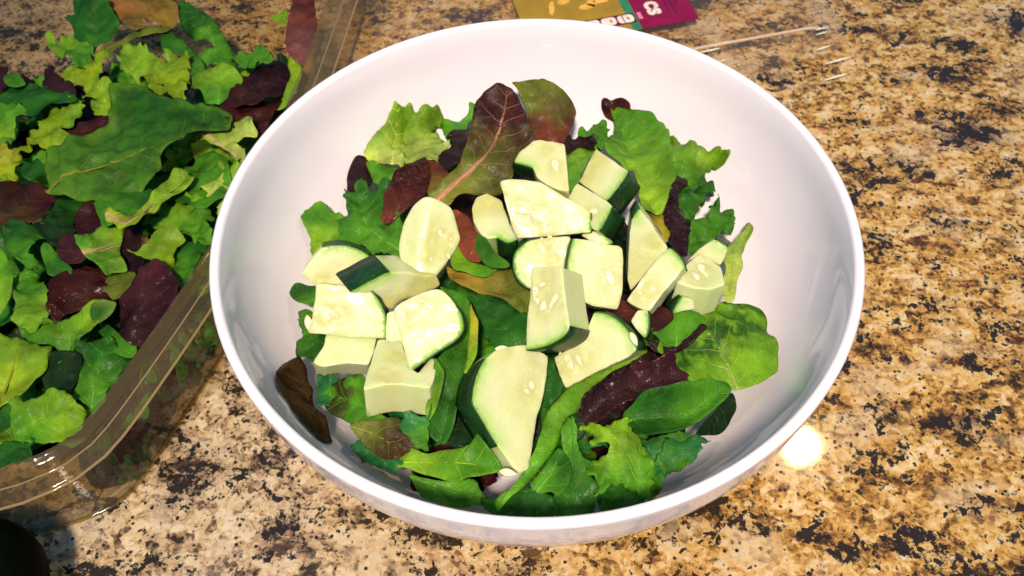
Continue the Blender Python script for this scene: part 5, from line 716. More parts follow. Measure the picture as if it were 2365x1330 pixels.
CUCUMBERS = [
    {"l":"small pale green cucumber piece showing between two chunks at the left","p":[[-50.2,-27.7,62.7],[-46.0,-26.6,62.7],[-41.4,-36.6,56.7],[-42.8,-41.5,54.4],[-46.8,-37.0,57.3],[-50.4,-36.4,58.2]],"e":[-1.2,4.2,-7.9],"s":None,"sd":[],"rg":0},
    {"l":"pale cucumber chunk partly under the speckled one at the lower left","p":[[-71.2,-31.7,57.4],[-54.3,-32.1,55.2],[-54.8,-37.8,53.8],[-56.2,-42.4,52.9],[-63.7,-42.3,53.9],[-71.5,-44.3,54.4],[-74.9,-43.0,55.1],[-71.7,-36.8,56.2]],"e":[-1.5,2.8,-11.6],"s":None,"sd":[],"rg":0},
    {"l":"pale cucumber slice with curved rim touching the left salad edge","p":[[-84.4,-5.8,56.0],[-80.8,-2.1,58.9],[-76.7,1.9,61.9],[-72.4,2.9,61.6],[-67.6,3.3,60.6],[-63.4,2.8,58.8],[-59.8,1.7,56.6],[-64.0,-3.0,52.9],[-68.8,-7.8,49.2],[-78.7,-9.0,50.9]],"e":[-2.4,8.5,-8.1],"s":[2,6],"sd":[[[-77.1,-7.4,52.1],[0.903,-0.133,-0.408],6]],"rg":0},
    {"l":"cucumber chunk showing a broad dark skin band at the left","p":[[-62.2,-23.8,69.4],[-58.1,-21.2,69.3],[-53.6,-18.2,69.7],[-49.5,-15.5,69.5],[-42.7,-12.6,65.7],[-38.6,-11.4,62.1],[-34.6,-9.7,59.9],[-33.4,-10.6,55.5],[-35.5,-12.2,55.0],[-42.5,-16.2,56.4],[-47.1,-19.0,57.1],[-49.5,-21.1,55.6],[-51.4,-21.9,56.8],[-52.5,-20.8,61.2],[-54.7,-20.8,64.8]],"e":[-7.3,11.1,-4.5],"s":[0,3],"sd":[],"rg":0},
    {"l":"peeled looking oval cucumber chunk left of centre","p":[[-38.4,13.3,76.0],[-35.3,12.8,75.6],[-32.5,11.8,74.9],[-29.7,10.2,73.9],[-28.8,8.4,72.7],[-28.3,6.6,71.5],[-27.4,3.9,69.7],[-26.6,1.2,67.9],[-28.1,-1.9,65.8],[-30.6,-5.2,63.6],[-34.9,-10.0,60.4],[-36.4,-10.9,59.8],[-40.7,-10.0,60.4],[-45.7,-7.8,61.8],[-47.5,-5.4,63.4],[-48.3,-2.2,65.6],[-48.0,0.8,67.6],[-47.3,3.3,69.3],[-46.4,5.9,71.0],[-45.1,7.9,72.4],[-43.8,9.9,73.7],[-41.8,11.7,74.9]],"e":[0.0,8.3,-12.5],"s":None,"sd":[[[-34.0,3.3,69.3],[0.501,-0.72,-0.481],6],[[-31.2,1.6,68.1],[0.865,-0.418,-0.279],5],[[-32.0,-2.9,65.1],[0.643,-0.637,-0.425],6],[[-37.4,-4.1,64.3],[0.345,-0.78,-0.522],5],[[-35.8,-0.0,67.0],[0.177,-0.818,-0.547],4]],"rg":[[-38.2,13.2,75.9],[-41.2,-10.5,60.0]]},
    {"l":"speckled wet cucumber chunk at the left with thin skin edge","p":[[-74.3,-19.8,69.0],[-66.4,-19.9,68.1],[-56.5,-20.3,66.9],[-54.1,-22.4,65.0],[-52.7,-24.0,63.7],[-51.8,-25.6,62.3],[-51.1,-27.3,61.0],[-50.7,-28.9,59.8],[-50.5,-33.9,56.0],[-63.6,-34.1,57.2],[-69.4,-33.7,58.1],[-77.3,-33.5,59.0],[-76.1,-30.3,61.3],[-75.2,-27.1,63.7],[-74.6,-24.1,65.8]],"e":[-1.1,8.4,-11.1],"s":[2,8],"sd":[[[-71.1,-28.9,61.9],[-0.09,-0.8,-0.594],8],[[-67.3,-28.2,62.0],[0.252,-0.76,-0.599],7],[[-77.0,-31.0,60.9],[0.167,-0.779,-0.604],6]],"rg":0},
    {"l":"front left cucumber chunk with a tall pale front face","p":[[-53.2,-35.5,57.9],[-45.5,-35.0,57.5],[-40.5,-48.0,60.0],[-38.0,-50.2,60.3],[-34.4,-42.8,58.6],[-32.3,-44.7,58.9],[-32.5,-51.6,60.4],[-33.5,-56.4,61.4],[-40.4,-55.5,61.6],[-46.7,-55.0,61.8],[-54.9,-57.8,62.8],[-54.7,-51.9,61.5],[-53.9,-45.1,60.0]],"e":[-0.7,-2.9,-13.7],"s":None,"sd":[[[-46.2,-42.8,59.2],[0.998,0.035,-0.056],6],[[-48.8,-49.9,60.8],[0.487,-0.859,0.159],6],[[-46.4,-51.7,61.1],[0.719,-0.686,0.111],6]],"rg":0},
    {"l":"rounded yellowish cucumber chunk right of the speckled one","p":[[-46.5,-31.3,69.8],[-41.6,-28.1,71.6],[-36.5,-26.2,72.6],[-31.9,-25.3,73.1],[-29.6,-26.4,72.4],[-27.5,-28.2,71.4],[-25.9,-30.2,70.3],[-24.5,-32.1,69.2],[-23.6,-34.1,68.1],[-23.4,-37.0,66.5],[-25.1,-39.6,65.1],[-28.2,-41.6,64.0],[-31.6,-43.4,63.0],[-34.7,-45.3,62.0],[-37.8,-47.3,60.9],[-40.7,-49.3,59.8],[-42.2,-44.8,62.3],[-44.0,-39.6,65.2],[-45.5,-35.2,67.7]],"e":[-0.1,6.8,-12.2],"s":[6,15],"sd":[[[-35.7,-29.5,70.8],[0.867,-0.434,-0.247],7],[[-40.7,-33.3,68.7],[0.509,-0.751,-0.421],6]],"rg":0},
    {"l":"largest cucumber wedge, pointing toward the front rim","p":[[-15.7,-50.5,69.6],[-11.7,-46.4,69.0],[-6.6,-44.1,67.3],[-2.5,-42.6,65.7],[4.6,-44.3,61.5],[4.1,-49.9,59.8],[3.1,-56.9,57.8],[0.8,-64.5,56.3],[-0.4,-72.5,54.1],[-1.7,-80.1,52.1],[-5.0,-82.2,53.1],[-11.4,-75.5,58.6],[-18.6,-65.7,65.8],[-19.2,-62.2,67.3],[-18.8,-58.5,68.4],[-17.5,-54.4,69.2]],"e":[-6.1,4.2,-11.9],"s":[11,16],"sd":[[[-0.8,-54.2,60.8],[0.172,-0.898,-0.405],8],[[-1.7,-57.7,60.0],[0.343,-0.817,-0.463],7],[[-9.2,-46.0,67.9],[0.899,0.083,-0.429],7]],"rg":0},
    {"l":"half round cucumber slice with a dark skin arc right of centre","p":[[19.6,-31.9,69.0],[23.6,-33.1,69.8],[27.1,-35.4,69.7],[29.9,-38.3,69.0],[32.0,-41.4,67.9],[33.4,-44.9,66.1],[30.4,-46.5,64.0],[20.0,-48.8,58.5],[10.3,-51.7,52.8],[8.4,-47.7,54.5],[6.4,-42.3,57.2],[12.4,-40.4,60.8],[16.6,-38.1,63.9],[18.3,-34.6,66.8]],"e":[4.4,7.1,-11.2],"s":[0,5],"sd":[[[9.5,-44.3,57.2],[0.335,-0.849,-0.408],8],[[11.8,-46.1,56.9],[0.488,-0.811,-0.324],8],[[14.9,-44.0,59.5],[0.41,-0.834,-0.369],8]],"rg":0},
    {"l":"cucumber chunk with dark skin corner left of the biggest upper slice","p":[[-21.0,19.0,69.4],[-17.0,20.6,69.7],[-11.8,17.6,69.2],[-8.6,7.2,67.3],[-5.8,1.6,66.3],[-9.4,0.3,66.0],[-13.2,2.4,66.3],[-16.2,1.8,66.2],[-18.8,3.5,66.5],[-21.7,8.8,67.4],[-22.5,14.5,68.5]],"e":[0.1,2.4,-12.8],"s":[4,6],"sd":[],"rg":0},
    {"l":"round cucumber slice with two raised seeds behind the front centre chunk","p":[[-2.3,-3.8,71.9],[2.5,-2.9,72.2],[8.5,-2.3,72.3],[12.7,-2.1,72.2],[11.8,-7.8,68.6],[10.0,-12.9,65.5],[5.5,-17.9,62.6],[-1.4,-18.0,62.9],[-3.8,-16.8,63.8],[-5.6,-15.1,64.9],[-6.8,-12.7,66.5],[-7.1,-9.8,68.4],[-6.2,-7.0,70.1]],"e":[-0.6,6.4,-10.1],"s":[7,13],"sd":[[[4.0,-4.9,70.9],[0.496,-0.721,-0.484],6.5],[[6.3,-3.7,71.5],[0.496,-0.721,-0.484],5.5],[[7.3,-8.9,68.2],[0.338,-0.786,-0.517],5.5]],"rg":0},
    {"l":"small cucumber sliver wedged under the upper right cubes","p":[[16.4,2.7,67.3],[21.0,3.5,68.6],[24.9,1.5,67.9],[27.9,-0.6,67.0],[26.1,-1.4,66.1],[20.9,-0.2,66.0]],"e":[1.1,4.5,-6.5],"s":[2,4],"sd":[],"rg":0},
    {"l":"pale squarish cucumber slab behind the front centre chunk","p":[[13.1,-6.6,76.6],[19.9,-7.0,75.7],[26.1,-8.0,74.5],[28.1,-7.9,74.4],[30.1,-8.6,73.7],[30.5,-13.0,70.8],[30.3,-16.9,68.2],[30.1,-20.7,65.8],[29.0,-24.7,63.3],[28.4,-26.3,62.3],[20.0,-25.7,63.5],[14.1,-23.9,65.3],[10.9,-17.9,69.5],[11.6,-12.4,73.0]],"e":[-1.1,7.1,-10.9],"s":[12,14],"sd":[[[26.3,-17.8,68.1],[0.497,-0.704,-0.507],9]],"rg":0},
    {"l":"front centre cucumber chunk standing with seeds on its left face","p":[[-0.8,-21.1,79.5],[9.0,-24.6,84.0],[9.7,-33.0,80.3],[11.1,-42.4,76.4],[9.9,-44.4,74.6],[6.6,-45.6,71.9],[2.0,-45.8,68.9],[-2.8,-45.0,66.3],[-2.4,-36.5,70.8],[-1.5,-29.1,75.1]],"e":[7.4,5.9,-11.7],"s":[3,7],"sd":[[[6.5,-33.1,78.1],[-0.494,-0.61,-0.62],9],[[0.3,-29.8,75.9],[0.166,-0.919,-0.357],7],[[3.4,-28.3,78.6],[0.827,-0.488,0.28],6],[[2.3,-34.9,74.6],[-0.176,-0.83,-0.529],7],[[3.4,-25.1,80.2],[0.843,-0.433,0.319],6]],"rg":0},
    {"l":"biggest upper cucumber slice with faint seed rings","p":[[-12.1,16.9,80.0],[-8.1,17.3,80.6],[-2.8,16.8,80.7],[2.4,15.9,80.3],[7.1,13.5,78.7],[11.7,11.1,77.1],[17.0,8.7,75.5],[20.0,6.8,74.2],[20.2,1.4,70.0],[13.2,1.3,69.3],[4.1,1.0,68.4],[-5.9,0.8,67.5],[-7.9,4.6,70.4],[-10.0,10.6,75.1]],"e":[0.8,8.1,-10.1],"s":[7,8],"sd":[[[-4.2,8.5,73.8],[0.982,-0.175,-0.068],8],[[1.9,6.3,72.5],[0.863,-0.423,-0.277],9],[[3.8,2.7,69.7],[-0.94,-0.228,-0.254],7]],"rg":0},
    {"l":"topmost cucumber chunk with a dark skin face at its left","p":[[-9.5,38.4,68.1],[-6.7,41.0,69.2],[-3.8,43.2,70.1],[-0.5,45.7,71.3],[2.2,46.2,71.7],[11.6,43.6,72.1],[12.2,36.7,70.1],[13.0,24.2,66.5],[9.1,25.2,66.4],[4.7,27.7,66.6],[1.1,30.8,67.1],[-0.3,34.9,68.1],[-5.1,36.8,68.1]],"e":[1.3,3.4,-11.4],"s":[11,13],"sd":[[[8.1,34.5,69.0],[0.219,-0.943,-0.251],8],[[4.8,41.8,70.8],[0.146,-0.954,-0.263],5]],"rg":0},
    {"l":"cucumber cube with bubbles on its face, uppermost at the right","p":[[23.4,42.5,70.3],[28.9,35.8,71.4],[34.8,28.4,72.5],[30.9,23.8,69.6],[26.8,19.4,66.5],[22.0,25.0,65.5],[16.8,31.2,64.4],[20.1,37.0,67.4]],"e":[5.6,2.7,-11.4],"s":[2,4],"sd":[],"rg":0},
    {"l":"cucumber cube below the bubbly one with a green skin side","p":[[15.4,20.6,74.9],[21.0,14.8,76.2],[25.6,9.8,77.2],[27.3,7.1,77.3],[25.1,3.5,75.0],[22.7,0.0,72.6],[20.1,1.8,71.7],[19.6,6.4,72.8],[16.4,11.1,72.6],[12.0,16.1,71.6]],"e":[5.6,3.1,-10.2],"s":[3,5],"sd":[[[19.7,8.3,73.4],[-0.885,0.172,-0.433],7]],"rg":0},
    {"l":"long triangular cucumber wedge at the right","p":[[36.4,5.7,78.1],[40.2,2.9,74.4],[43.7,-0.3,70.0],[47.2,-3.0,66.4],[45.2,-4.6,64.0],[40.9,-7.2,59.9],[36.5,-10.3,55.0],[34.5,-11.8,52.7],[33.2,-8.6,57.2],[33.3,-4.0,63.8],[33.4,0.5,70.4],[34.2,3.5,74.9]],"e":[0.5,9.9,-6.8],"s":[11,12],"sd":[[[42.3,-1.6,68.0],[0.864,-0.315,-0.393],6]],"rg":0},
    {"l":"cucumber chunk with skin on top behind the right hand cube","p":[[54.8,-1.4,56.4],[59.2,1.2,60.9],[64.2,2.7,64.7],[68.9,-0.1,63.8],[67.9,-2.3,61.0],[66.5,-4.4,58.2],[59.4,-0.5,59.3]],"e":[3.5,8.3,-8.0],"s":[2,3],"sd":[],"rg":0},
    {"l":"mostly hidden cucumber piece showing dark skin left of the right hand cube","p":[[47.2,-25.7,59.1],[48.6,-23.7,61.3],[50.3,-21.8,63.3],[54.2,-22.0,62.6],[55.2,-24.3,59.6],[51.1,-24.9,59.5]],"e":[-1.1,9.2,-7.6],"s":[0,2],"sd":[],"rg":0},
    {"l":"cucumber strip with clear bubbles lying over the long wedge","p":[[45.9,-9.4,75.0],[48.6,-12.2,74.5],[50.8,-15.9,73.5],[47.7,-19.5,71.1],[43.4,-23.2,68.2],[38.7,-28.7,64.5],[34.5,-26.6,64.3],[31.2,-24.0,64.5],[34.1,-20.7,66.8],[39.1,-15.1,70.7],[42.7,-11.6,73.2]],"e":[2.4,4.0,-8.9],"s":[0,2],"sd":[[[36.0,-23.4,66.1],[0.448,-0.855,-0.26],6],[[39.0,-21.1,67.9],[0.445,-0.857,-0.262],6]],"rg":0},
    {"l":"rightmost cucumber cube with grooved seed face","p":[[48.5,-17.7,66.7],[53.4,-8.7,65.2],[58.4,-3.2,64.1],[65.0,-9.0,64.1],[65.3,-17.9,65.0],[59.7,-20.4,65.8],[53.8,-20.0,66.4]],"e":[-1.4,-1.5,-13.8],"s":None,"sd":[[[58.7,-11.1,64.9],[0.288,-0.955,0.073],8],[[56.0,-15.1,65.6],[0.296,-0.953,0.072],8]],"rg":0},
    {"l":"tiny cucumber wedge below the bubbly strip","p":[[34.5,-29.1,66.1],[38.0,-29.8,66.6],[38.2,-32.6,65.0],[37.9,-35.3,63.4],[36.9,-37.8,61.7],[34.4,-35.1,62.6],[32.2,-32.1,63.8]],"e":[1.6,3.9,-6.8],"s":[1,4],"sd":[],"rg":0},
]
FILL_BOWL = [
    [-48.0,-46.7,32.1,5.92,0.17,0.3,26.5,"f","teal","bluish green leaf deep in the bowl, glimpsed just above the olive brown leaf"],
    [-15.5,-21.0,35.1,2.95,-0.18,0.03,35.2,"s","teal","bluish green leaf deep in the bowl, glimpsed just below the dark green leaf"],
    [-32.4,-8.2,30.9,5.91,0.13,0.33,40.3,"f","dark","dark green leaf deep in the bowl, glimpsed just below the green leaf"],
    [-19.5,49.3,33.6,1.98,-0.01,0.14,26.9,"s","maroon","maroon leaf deep in the bowl, glimpsed just above the cucumber chunk"],
    [-30.7,48.5,35.6,1.96,-0.13,-0.23,27.3,"s","purple","dark purple leaf deep in the bowl, glimpsed just above the curled rust brown leaf scrap"],
    [11.3,-0.2,21.1,6.2,0.02,-0.07,29.8,"f","purple","dark purple leaf deep in the bowl, glimpsed left of the red leaf scrap"],
    [48.1,-7.3,26.6,4.58,-0.01,-0.15,32.5,"s","mid","mid green leaf deep in the bowl, glimpsed just below the tiny cucumber wedge"],
    [41.9,17.5,33.1,3.69,-0.33,-0.14,34.9,"f","deep","blackish green leaf deep in the bowl, glimpsed left of the long triangular cucumber wedge"],
    [-6.2,66.0,36.6,6.01,-0.11,-0.22,39.6,"f","purple","dark purple leaf deep in the bowl, glimpsed left of the topmost cucumber chunk"],
    [-13.1,25.3,23.2,3.14,0.12,-0.1,30.4,"f","mid","mid green leaf deep in the bowl, glimpsed just below the small dark green leaf"],
    [-42.1,57.9,34.0,4.32,0.33,0.32,34.3,"s","teal","bluish green leaf deep in the bowl, glimpsed right of the folded red brown leaf half"],
    [27.8,-46.0,35.8,4.34,0.15,0.16,28.7,"f","purple","dark purple leaf deep in the bowl, glimpsed left of the crinkled purple lettuce leaf"],
    [-43.1,-42.4,32.7,4.52,-0.33,-0.24,33.1,"s","teal","bluish green leaf deep in the bowl, glimpsed left of the small frilled green scrap"],
    [-32.6,-34.4,34.9,2.71,-0.19,-0.15,41.6,"f","mid","mid green leaf deep in the bowl, glimpsed right of the bent dark green leaf"],
    [37.1,3.1,28.1,5.87,0.2,-0.18,30.3,"s","purple","dark purple leaf deep in the bowl, glimpsed just above the red leaf scrap"],
    [33.4,-41.1,34.0,4.29,0.15,0.28,33.4,"s","purple","dark purple leaf deep in the bowl, glimpsed just above the crinkled purple lettuce leaf"],
    [25.2,-41.8,31.2,1.8,0.2,0.29,28.3,"f","deep","blackish green leaf deep in the bowl, glimpsed just below the crinkled purple lettuce leaf"],
    [-19.2,-16.8,33.7,5.62,0.35,0.14,33.0,"s","dark","dark green leaf deep in the bowl, glimpsed just below the torn yellow brown lettuce leaf"],
    [-1.4,-28.3,34.7,2.71,-0.13,0.07,33.8,"f","dark","dark green leaf deep in the bowl, glimpsed just below the dark green leaf"],
    [26.0,30.7,23.6,4.26,-0.15,0.31,34.8,"s","purple","dark purple leaf deep in the bowl, glimpsed left of the small cucumber sliver"],
    [25.9,54.5,31.6,0.54,0.12,-0.29,28.0,"f","teal","bluish green leaf deep in the bowl, glimpsed just below the green leaf"],
    [-52.7,43.7,26.8,0.68,0.02,0.03,32.2,"s","mid","mid green leaf deep in the bowl, glimpsed right of the frilled mid green leaf"],
    [26.3,-44.0,23.5,4.43,0.21,-0.09,37.6,"f","purple","dark purple leaf deep in the bowl, glimpsed left of the frilled lettuce leaf"],
    [21.4,-60.2,26.2,3.25,0.06,0.05,37.8,"f","mid","mid green leaf deep in the bowl, glimpsed just above the dark leaf"],
    [-59.8,11.3,34.9,2.69,-0.02,-0.28,28.5,"s","mid","mid green leaf deep in the bowl, glimpsed right of the pale cucumber slice"],
    [44.4,9.4,35.0,4.72,-0.13,-0.31,26.3,"f","deep","blackish green leaf deep in the bowl, glimpsed right of the pale squarish cucumber slab"],
    [-12.8,-56.9,28.9,3.88,0.29,0.14,36.9,"s","deep","blackish green leaf deep in the bowl, glimpsed left of the long leaf"],
    [8.7,-43.6,18.9,2.8,0.1,0.26,41.2,"s","dark","dark green leaf deep in the bowl, glimpsed right of the blackish leaf"],
    [-31.8,-49.7,31.3,0.18,-0.25,0.13,38.5,"s","dark","dark green leaf deep in the bowl, glimpsed left of the blackish green leaf"],
    [-27.5,-68.0,30.3,3.84,-0.19,-0.05,31.8,"f","maroon","maroon leaf deep in the bowl, glimpsed right of the bright green half moon leaf"],
    [11.9,-48.9,22.1,4.19,-0.24,-0.02,33.9,"s","mid","mid green leaf deep in the bowl, glimpsed right of the curly dark green leaf"],
    [38.6,-48.2,29.4,5.08,0.22,0.11,40.5,"s","deep","blackish green leaf deep in the bowl, glimpsed just above the ruffled green leaf"],
    [6.6,-62.0,28.3,4.95,0.06,0.3,34.9,"s","dark","dark green leaf deep in the bowl, glimpsed just below the long leaf"],
    [25.3,-51.8,26.3,0.49,-0.29,-0.1,35.3,"f","purple","dark purple leaf deep in the bowl, glimpsed right of the dark green upright leaf"],
    [56.2,-20.5,26.5,0.02,-0.08,-0.23,36.4,"s","maroon","maroon leaf deep in the bowl, glimpsed just below the dark purple leaf curl"],
    [7.7,-60.7,28.6,5.57,-0.2,-0.14,30.3,"s","dark","dark green leaf deep in the bowl, glimpsed just above the dark green upright leaf"],
    [24.6,-59.3,26.8,4.02,0.03,-0.07,29.7,"f","teal","bluish green leaf deep in the bowl, glimpsed left of the frilled lettuce leaf"],
]
FILL_TUB = [
    [-184.4,68.9,25.6,4.58,-0.26,-0.01,45.0,"s","deep","blackish green leaf deep in the tub, glimpsed just above the yellow green spoon leaf"],
    [-219.4,24.9,25.3,4.67,-0.25,-0.06,39.8,"f","dark","dark green leaf deep in the tub, glimpsed left of the dark green curly leaf"],
    [-163.3,-21.7,24.4,4.81,-0.25,-0.23,37.3,"s","lime","light green leaf deep in the tub, glimpsed just below the green leaf"],
    [-194.0,-49.0,17.7,0.1,-0.15,-0.03,36.9,"s","dark","dark green leaf deep in the tub, glimpsed right of the dark fringe"],
    [-152.8,69.7,20.3,0.14,-0.2,0.16,39.0,"s","lime","light green leaf deep in the tub, glimpsed just above the yellow green spoon leaf"],
    [-191.6,-45.2,18.9,5.49,0.2,0.25,36.8,"f","deep","blackish green leaf deep in the tub, glimpsed right of the dark fringe"],
    [-180.4,-20.4,19.1,6.1,0.3,-0.17,37.6,"f","dark","dark green leaf deep in the tub, glimpsed just above the very dark gap leaf"],
    [-138.5,129.5,13.7,0.12,0.2,0.28,40.8,"f","mid","mid green leaf deep in the tub, glimpsed just below the long yellow green stalk"],
    [-155.3,-2.7,31.5,0.2,-0.19,-0.04,34.8,"f","deep","blackish green leaf deep in the tub, glimpsed just above the green leaf"],
    [-188.6,-2.3,30.2,4.88,0.03,-0.04,31.8,"s","deep","blackish green leaf deep in the tub, glimpsed right of the frilled green leaf"],
    [-166.7,128.4,10.7,4.04,0.21,-0.23,43.6,"f","mid","mid green leaf deep in the tub, glimpsed just below the square cut green leaf"],
    [-145.7,53.2,20.2,0.98,-0.17,-0.14,47.0,"f","mid","mid green leaf deep in the tub, glimpsed right of the large frilled green cluster leaf"],
    [-193.0,35.0,24.6,1.1,-0.22,-0.01,42.4,"f","deep","blackish green leaf deep in the tub, glimpsed right of the small green leaf"],
    [-265.1,132.4,15.4,3.1,0.02,0.24,40.0,"f","maroon","maroon leaf deep in the tub, glimpsed right of the small green scrap"],
    [-184.4,75.9,31.9,0.73,0.16,-0.1,31.9,"f","dark","dark green leaf deep in the tub, glimpsed just below the narrow maroon leaf"],
    [-162.3,-40.0,18.2,4.0,0.13,-0.14,37.4,"f","mid","mid green leaf deep in the tub, glimpsed just below the big dark green leaf"],
    [-197.0,137.9,24.6,4.28,-0.11,-0.08,31.4,"f","mid","mid green leaf deep in the tub, glimpsed left of the bright frilled lettuce leaf"],
    [-200.5,-31.0,24.9,2.39,-0.23,-0.12,38.2,"f","dark","dark green leaf deep in the tub, glimpsed just below the yellow green leaf"],
    [-215.6,-8.1,31.0,2.4,0.08,0.25,35.9,"s","dark","dark green leaf deep in the tub, glimpsed left of the frilled green leaf"],
    [-160.7,11.2,24.4,1.92,0.03,0.18,41.4,"f","mid","mid green leaf deep in the tub, glimpsed just below the dark purple leaf"],
    [-211.8,65.5,29.2,5.49,0.01,0.06,40.9,"s","mid","mid green leaf deep in the tub, glimpsed just below the dark frilled leaf"],
    [-178.4,18.0,21.1,4.47,0.07,0.18,32.9,"f","dark","dark green leaf deep in the tub, glimpsed just above the olive leaf scrap"],
    [-254.8,134.0,14.7,0.42,0.26,-0.08,40.5,"f","mid","mid green leaf deep in the tub, glimpsed just above the dark oval leaf"],
    [-198.2,24.6,27.2,2.79,0.11,-0.26,34.7,"s","dark","dark green leaf deep in the tub, glimpsed left of the small green leaf"],
    [-187.2,89.8,20.2,3.88,0.06,0.24,45.3,"f","dark","dark green leaf deep in the tub, glimpsed right of the long dark green leaf"],
    [-216.4,80.3,21.1,6.08,0.12,-0.18,39.6,"s","dark","dark green leaf deep in the tub, glimpsed just above the dark frilled leaf"],
    [-133.5,124.1,28.0,2.61,0.1,0.09,45.9,"f","lime","light green leaf deep in the tub, glimpsed right of the large dark maroon leaf"],
    [-206.2,-9.5,26.2,5.44,-0.27,0.19,47.5,"f","deep","blackish green leaf deep in the tub, glimpsed left of the frilled green leaf"],
    [-173.1,76.7,19.4,5.12,0.08,-0.19,39.8,"f","mid","mid green leaf deep in the tub, glimpsed left of the dark green leaf"],
    [-171.8,98.6,20.2,5.2,0.24,0.14,45.9,"f","dark","dark green leaf deep in the tub, glimpsed just above the dark green leaf"],
    [-138.2,23.5,26.4,2.32,0.23,-0.14,40.3,"f","lime","light green leaf deep in the tub, glimpsed just below the dark green crinkled leaf"],
    [-139.7,147.7,17.5,0.65,-0.1,0.2,38.9,"s","mid","mid green leaf deep in the tub, glimpsed just below the soft green leaf"],
    [-133.8,90.1,23.3,5.59,-0.11,-0.02,46.0,"f","lime","light green leaf deep in the tub, glimpsed just below the pale cut lettuce stalk"],
    [-155.0,51.4,22.7,2.84,0.09,0.07,37.3,"f","mid","mid green leaf deep in the tub, glimpsed just below the yellow green spoon leaf"],
    [-259.8,119.5,20.4,2.01,0.07,-0.23,45.9,"f","deep","blackish green leaf deep in the tub, glimpsed right of the curly green leaf"],
    [-128.4,138.6,18.4,5.38,0.3,-0.22,43.5,"f","deep","blackish green leaf deep in the tub, glimpsed just above the long yellow green stalk"],
    [-221.0,136.4,15.1,3.89,-0.04,0.07,38.2,"f","maroon","maroon leaf deep in the tub, glimpsed just below the bright"],
    [-184.1,-42.9,24.8,1.53,-0.0,0.05,39.1,"s","lime","light green leaf deep in the tub, glimpsed left of the frilled green leaf"],
    [-252.6,107.6,19.9,0.2,-0.23,-0.18,47.7,"f","mid","mid green leaf deep in the tub, glimpsed right of the curly green leaf"],
    [-210.6,103.4,14.6,0.35,0.15,0.15,47.0,"f","maroon","maroon leaf deep in the tub, glimpsed left of the narrow maroon leaf"],
    [-244.1,66.9,26.5,1.3,0.25,-0.23,40.7,"f","lime","light green leaf deep in the tub, glimpsed just above the yellowish curled lettuce tip"],
    [-182.6,124.3,25.6,0.5,-0.19,-0.02,39.8,"s","deep","blackish green leaf deep in the tub, glimpsed just below the bright frilled lettuce leaf"],
    [-219.8,5.8,23.4,4.05,-0.22,-0.03,40.1,"f","mid","mid green leaf deep in the tub, glimpsed right of the light green leaf margin"],
    [-156.5,-57.6,15.7,1.38,1.02,0,27.5,"s","purple","dark purple leaf deep in the tub, glimpsed right of the frilled green leaf"],
    [-154.7,-52.7,11.2,1.35,1.06,0,28.4,"f","dark","dark green leaf deep in the tub, glimpsed right of the frilled green leaf"],
    [-153.4,-48.7,9.2,1.18,1.06,0,30.9,"f","purple","dark purple leaf deep in the tub, glimpsed just below the big dark green leaf"],
    [-152.6,-46.5,12.2,1.4,1.11,0,30.9,"f","dark","dark green leaf deep in the tub, glimpsed just below the big dark green leaf"],
    [-151.1,-42.2,16.9,1.23,1.19,0,24.0,"f","purple","dark purple leaf deep in the tub, glimpsed just below the green leaf"],
    [-149.0,-36.0,10.4,1.24,1.27,0,28.8,"s","deep","blackish green leaf deep in the tub, glimpsed right of the big dark green leaf"],
    [-147.3,-30.8,14.7,1.32,1.04,0,28.1,"s","purple","dark purple leaf deep in the tub, glimpsed right of the big dark green leaf"],
    [-145.8,-26.2,10.8,1.25,1.16,0,29.2,"f","deep","blackish green leaf deep in the tub, glimpsed right of the green leaf"],
    [-144.2,-21.0,12.5,1.28,1.35,0,25.2,"s","mid","mid green leaf deep in the tub, glimpsed right of the green leaf"],
    [-143.9,-20.1,15.2,1.3,1.17,0,29.9,"s","dark","dark green leaf deep in the tub, glimpsed right of the green leaf"],
    [-142.0,-14.1,13.9,1.32,1.33,0,30.0,"s","deep","blackish green leaf deep in the tub, glimpsed just below the large purple oval leaf"],
    [-140.6,-9.8,10.5,1.14,0.96,0,29.9,"f","dark","dark green leaf deep in the tub, glimpsed just below the large purple oval leaf"],
    [-138.5,-3.2,13.2,1.33,1.09,0,24.2,"s","deep","blackish green leaf deep in the tub, glimpsed right of the large purple oval leaf"],
    [-137.7,-0.8,15.8,1.37,1.08,0,29.7,"f","dark","dark green leaf deep in the tub, glimpsed right of the large purple oval leaf"],
    [-134.6,9.2,10.9,1.31,1.18,0,31.0,"f","mid","mid green leaf deep in the tub, glimpsed right of the large purple oval leaf"],
    [-133.8,11.7,11.1,1.22,0.95,0,23.2,"s","mid","mid green leaf deep in the tub, glimpsed just below the dark green crinkled leaf"],
    [-132.9,16.1,15.1,1.39,1.09,0,24.5,"f","dark","dark green leaf deep in the tub, glimpsed just below the dark green crinkled leaf"],
]
LOOSE_SEEDS = [[[-8.0,-84.7,59.4],[0.985,-0.172,-0.023],5.5,"loose cucumber seed below the tip of the largest wedge"],[[32.2,-42.2,68.5],[0.434,-0.885,-0.167],5,"loose cucumber seed stuck to the dark skin arc"]]
LID_GLINTS = [[86.4,172.3,96.6,175.7,10.8,0.6],[148.9,190.1,156.3,192.9,10.6,0.5],[149.5,189.5,156.9,192.3,8.0,0.5],[149.6,181.2,157.0,184.3,5.0,0.6],[151.4,170.1,165.9,175.5,4.6,0.6],[149.2,158.3,161.6,162.9,4.0,0.6]]

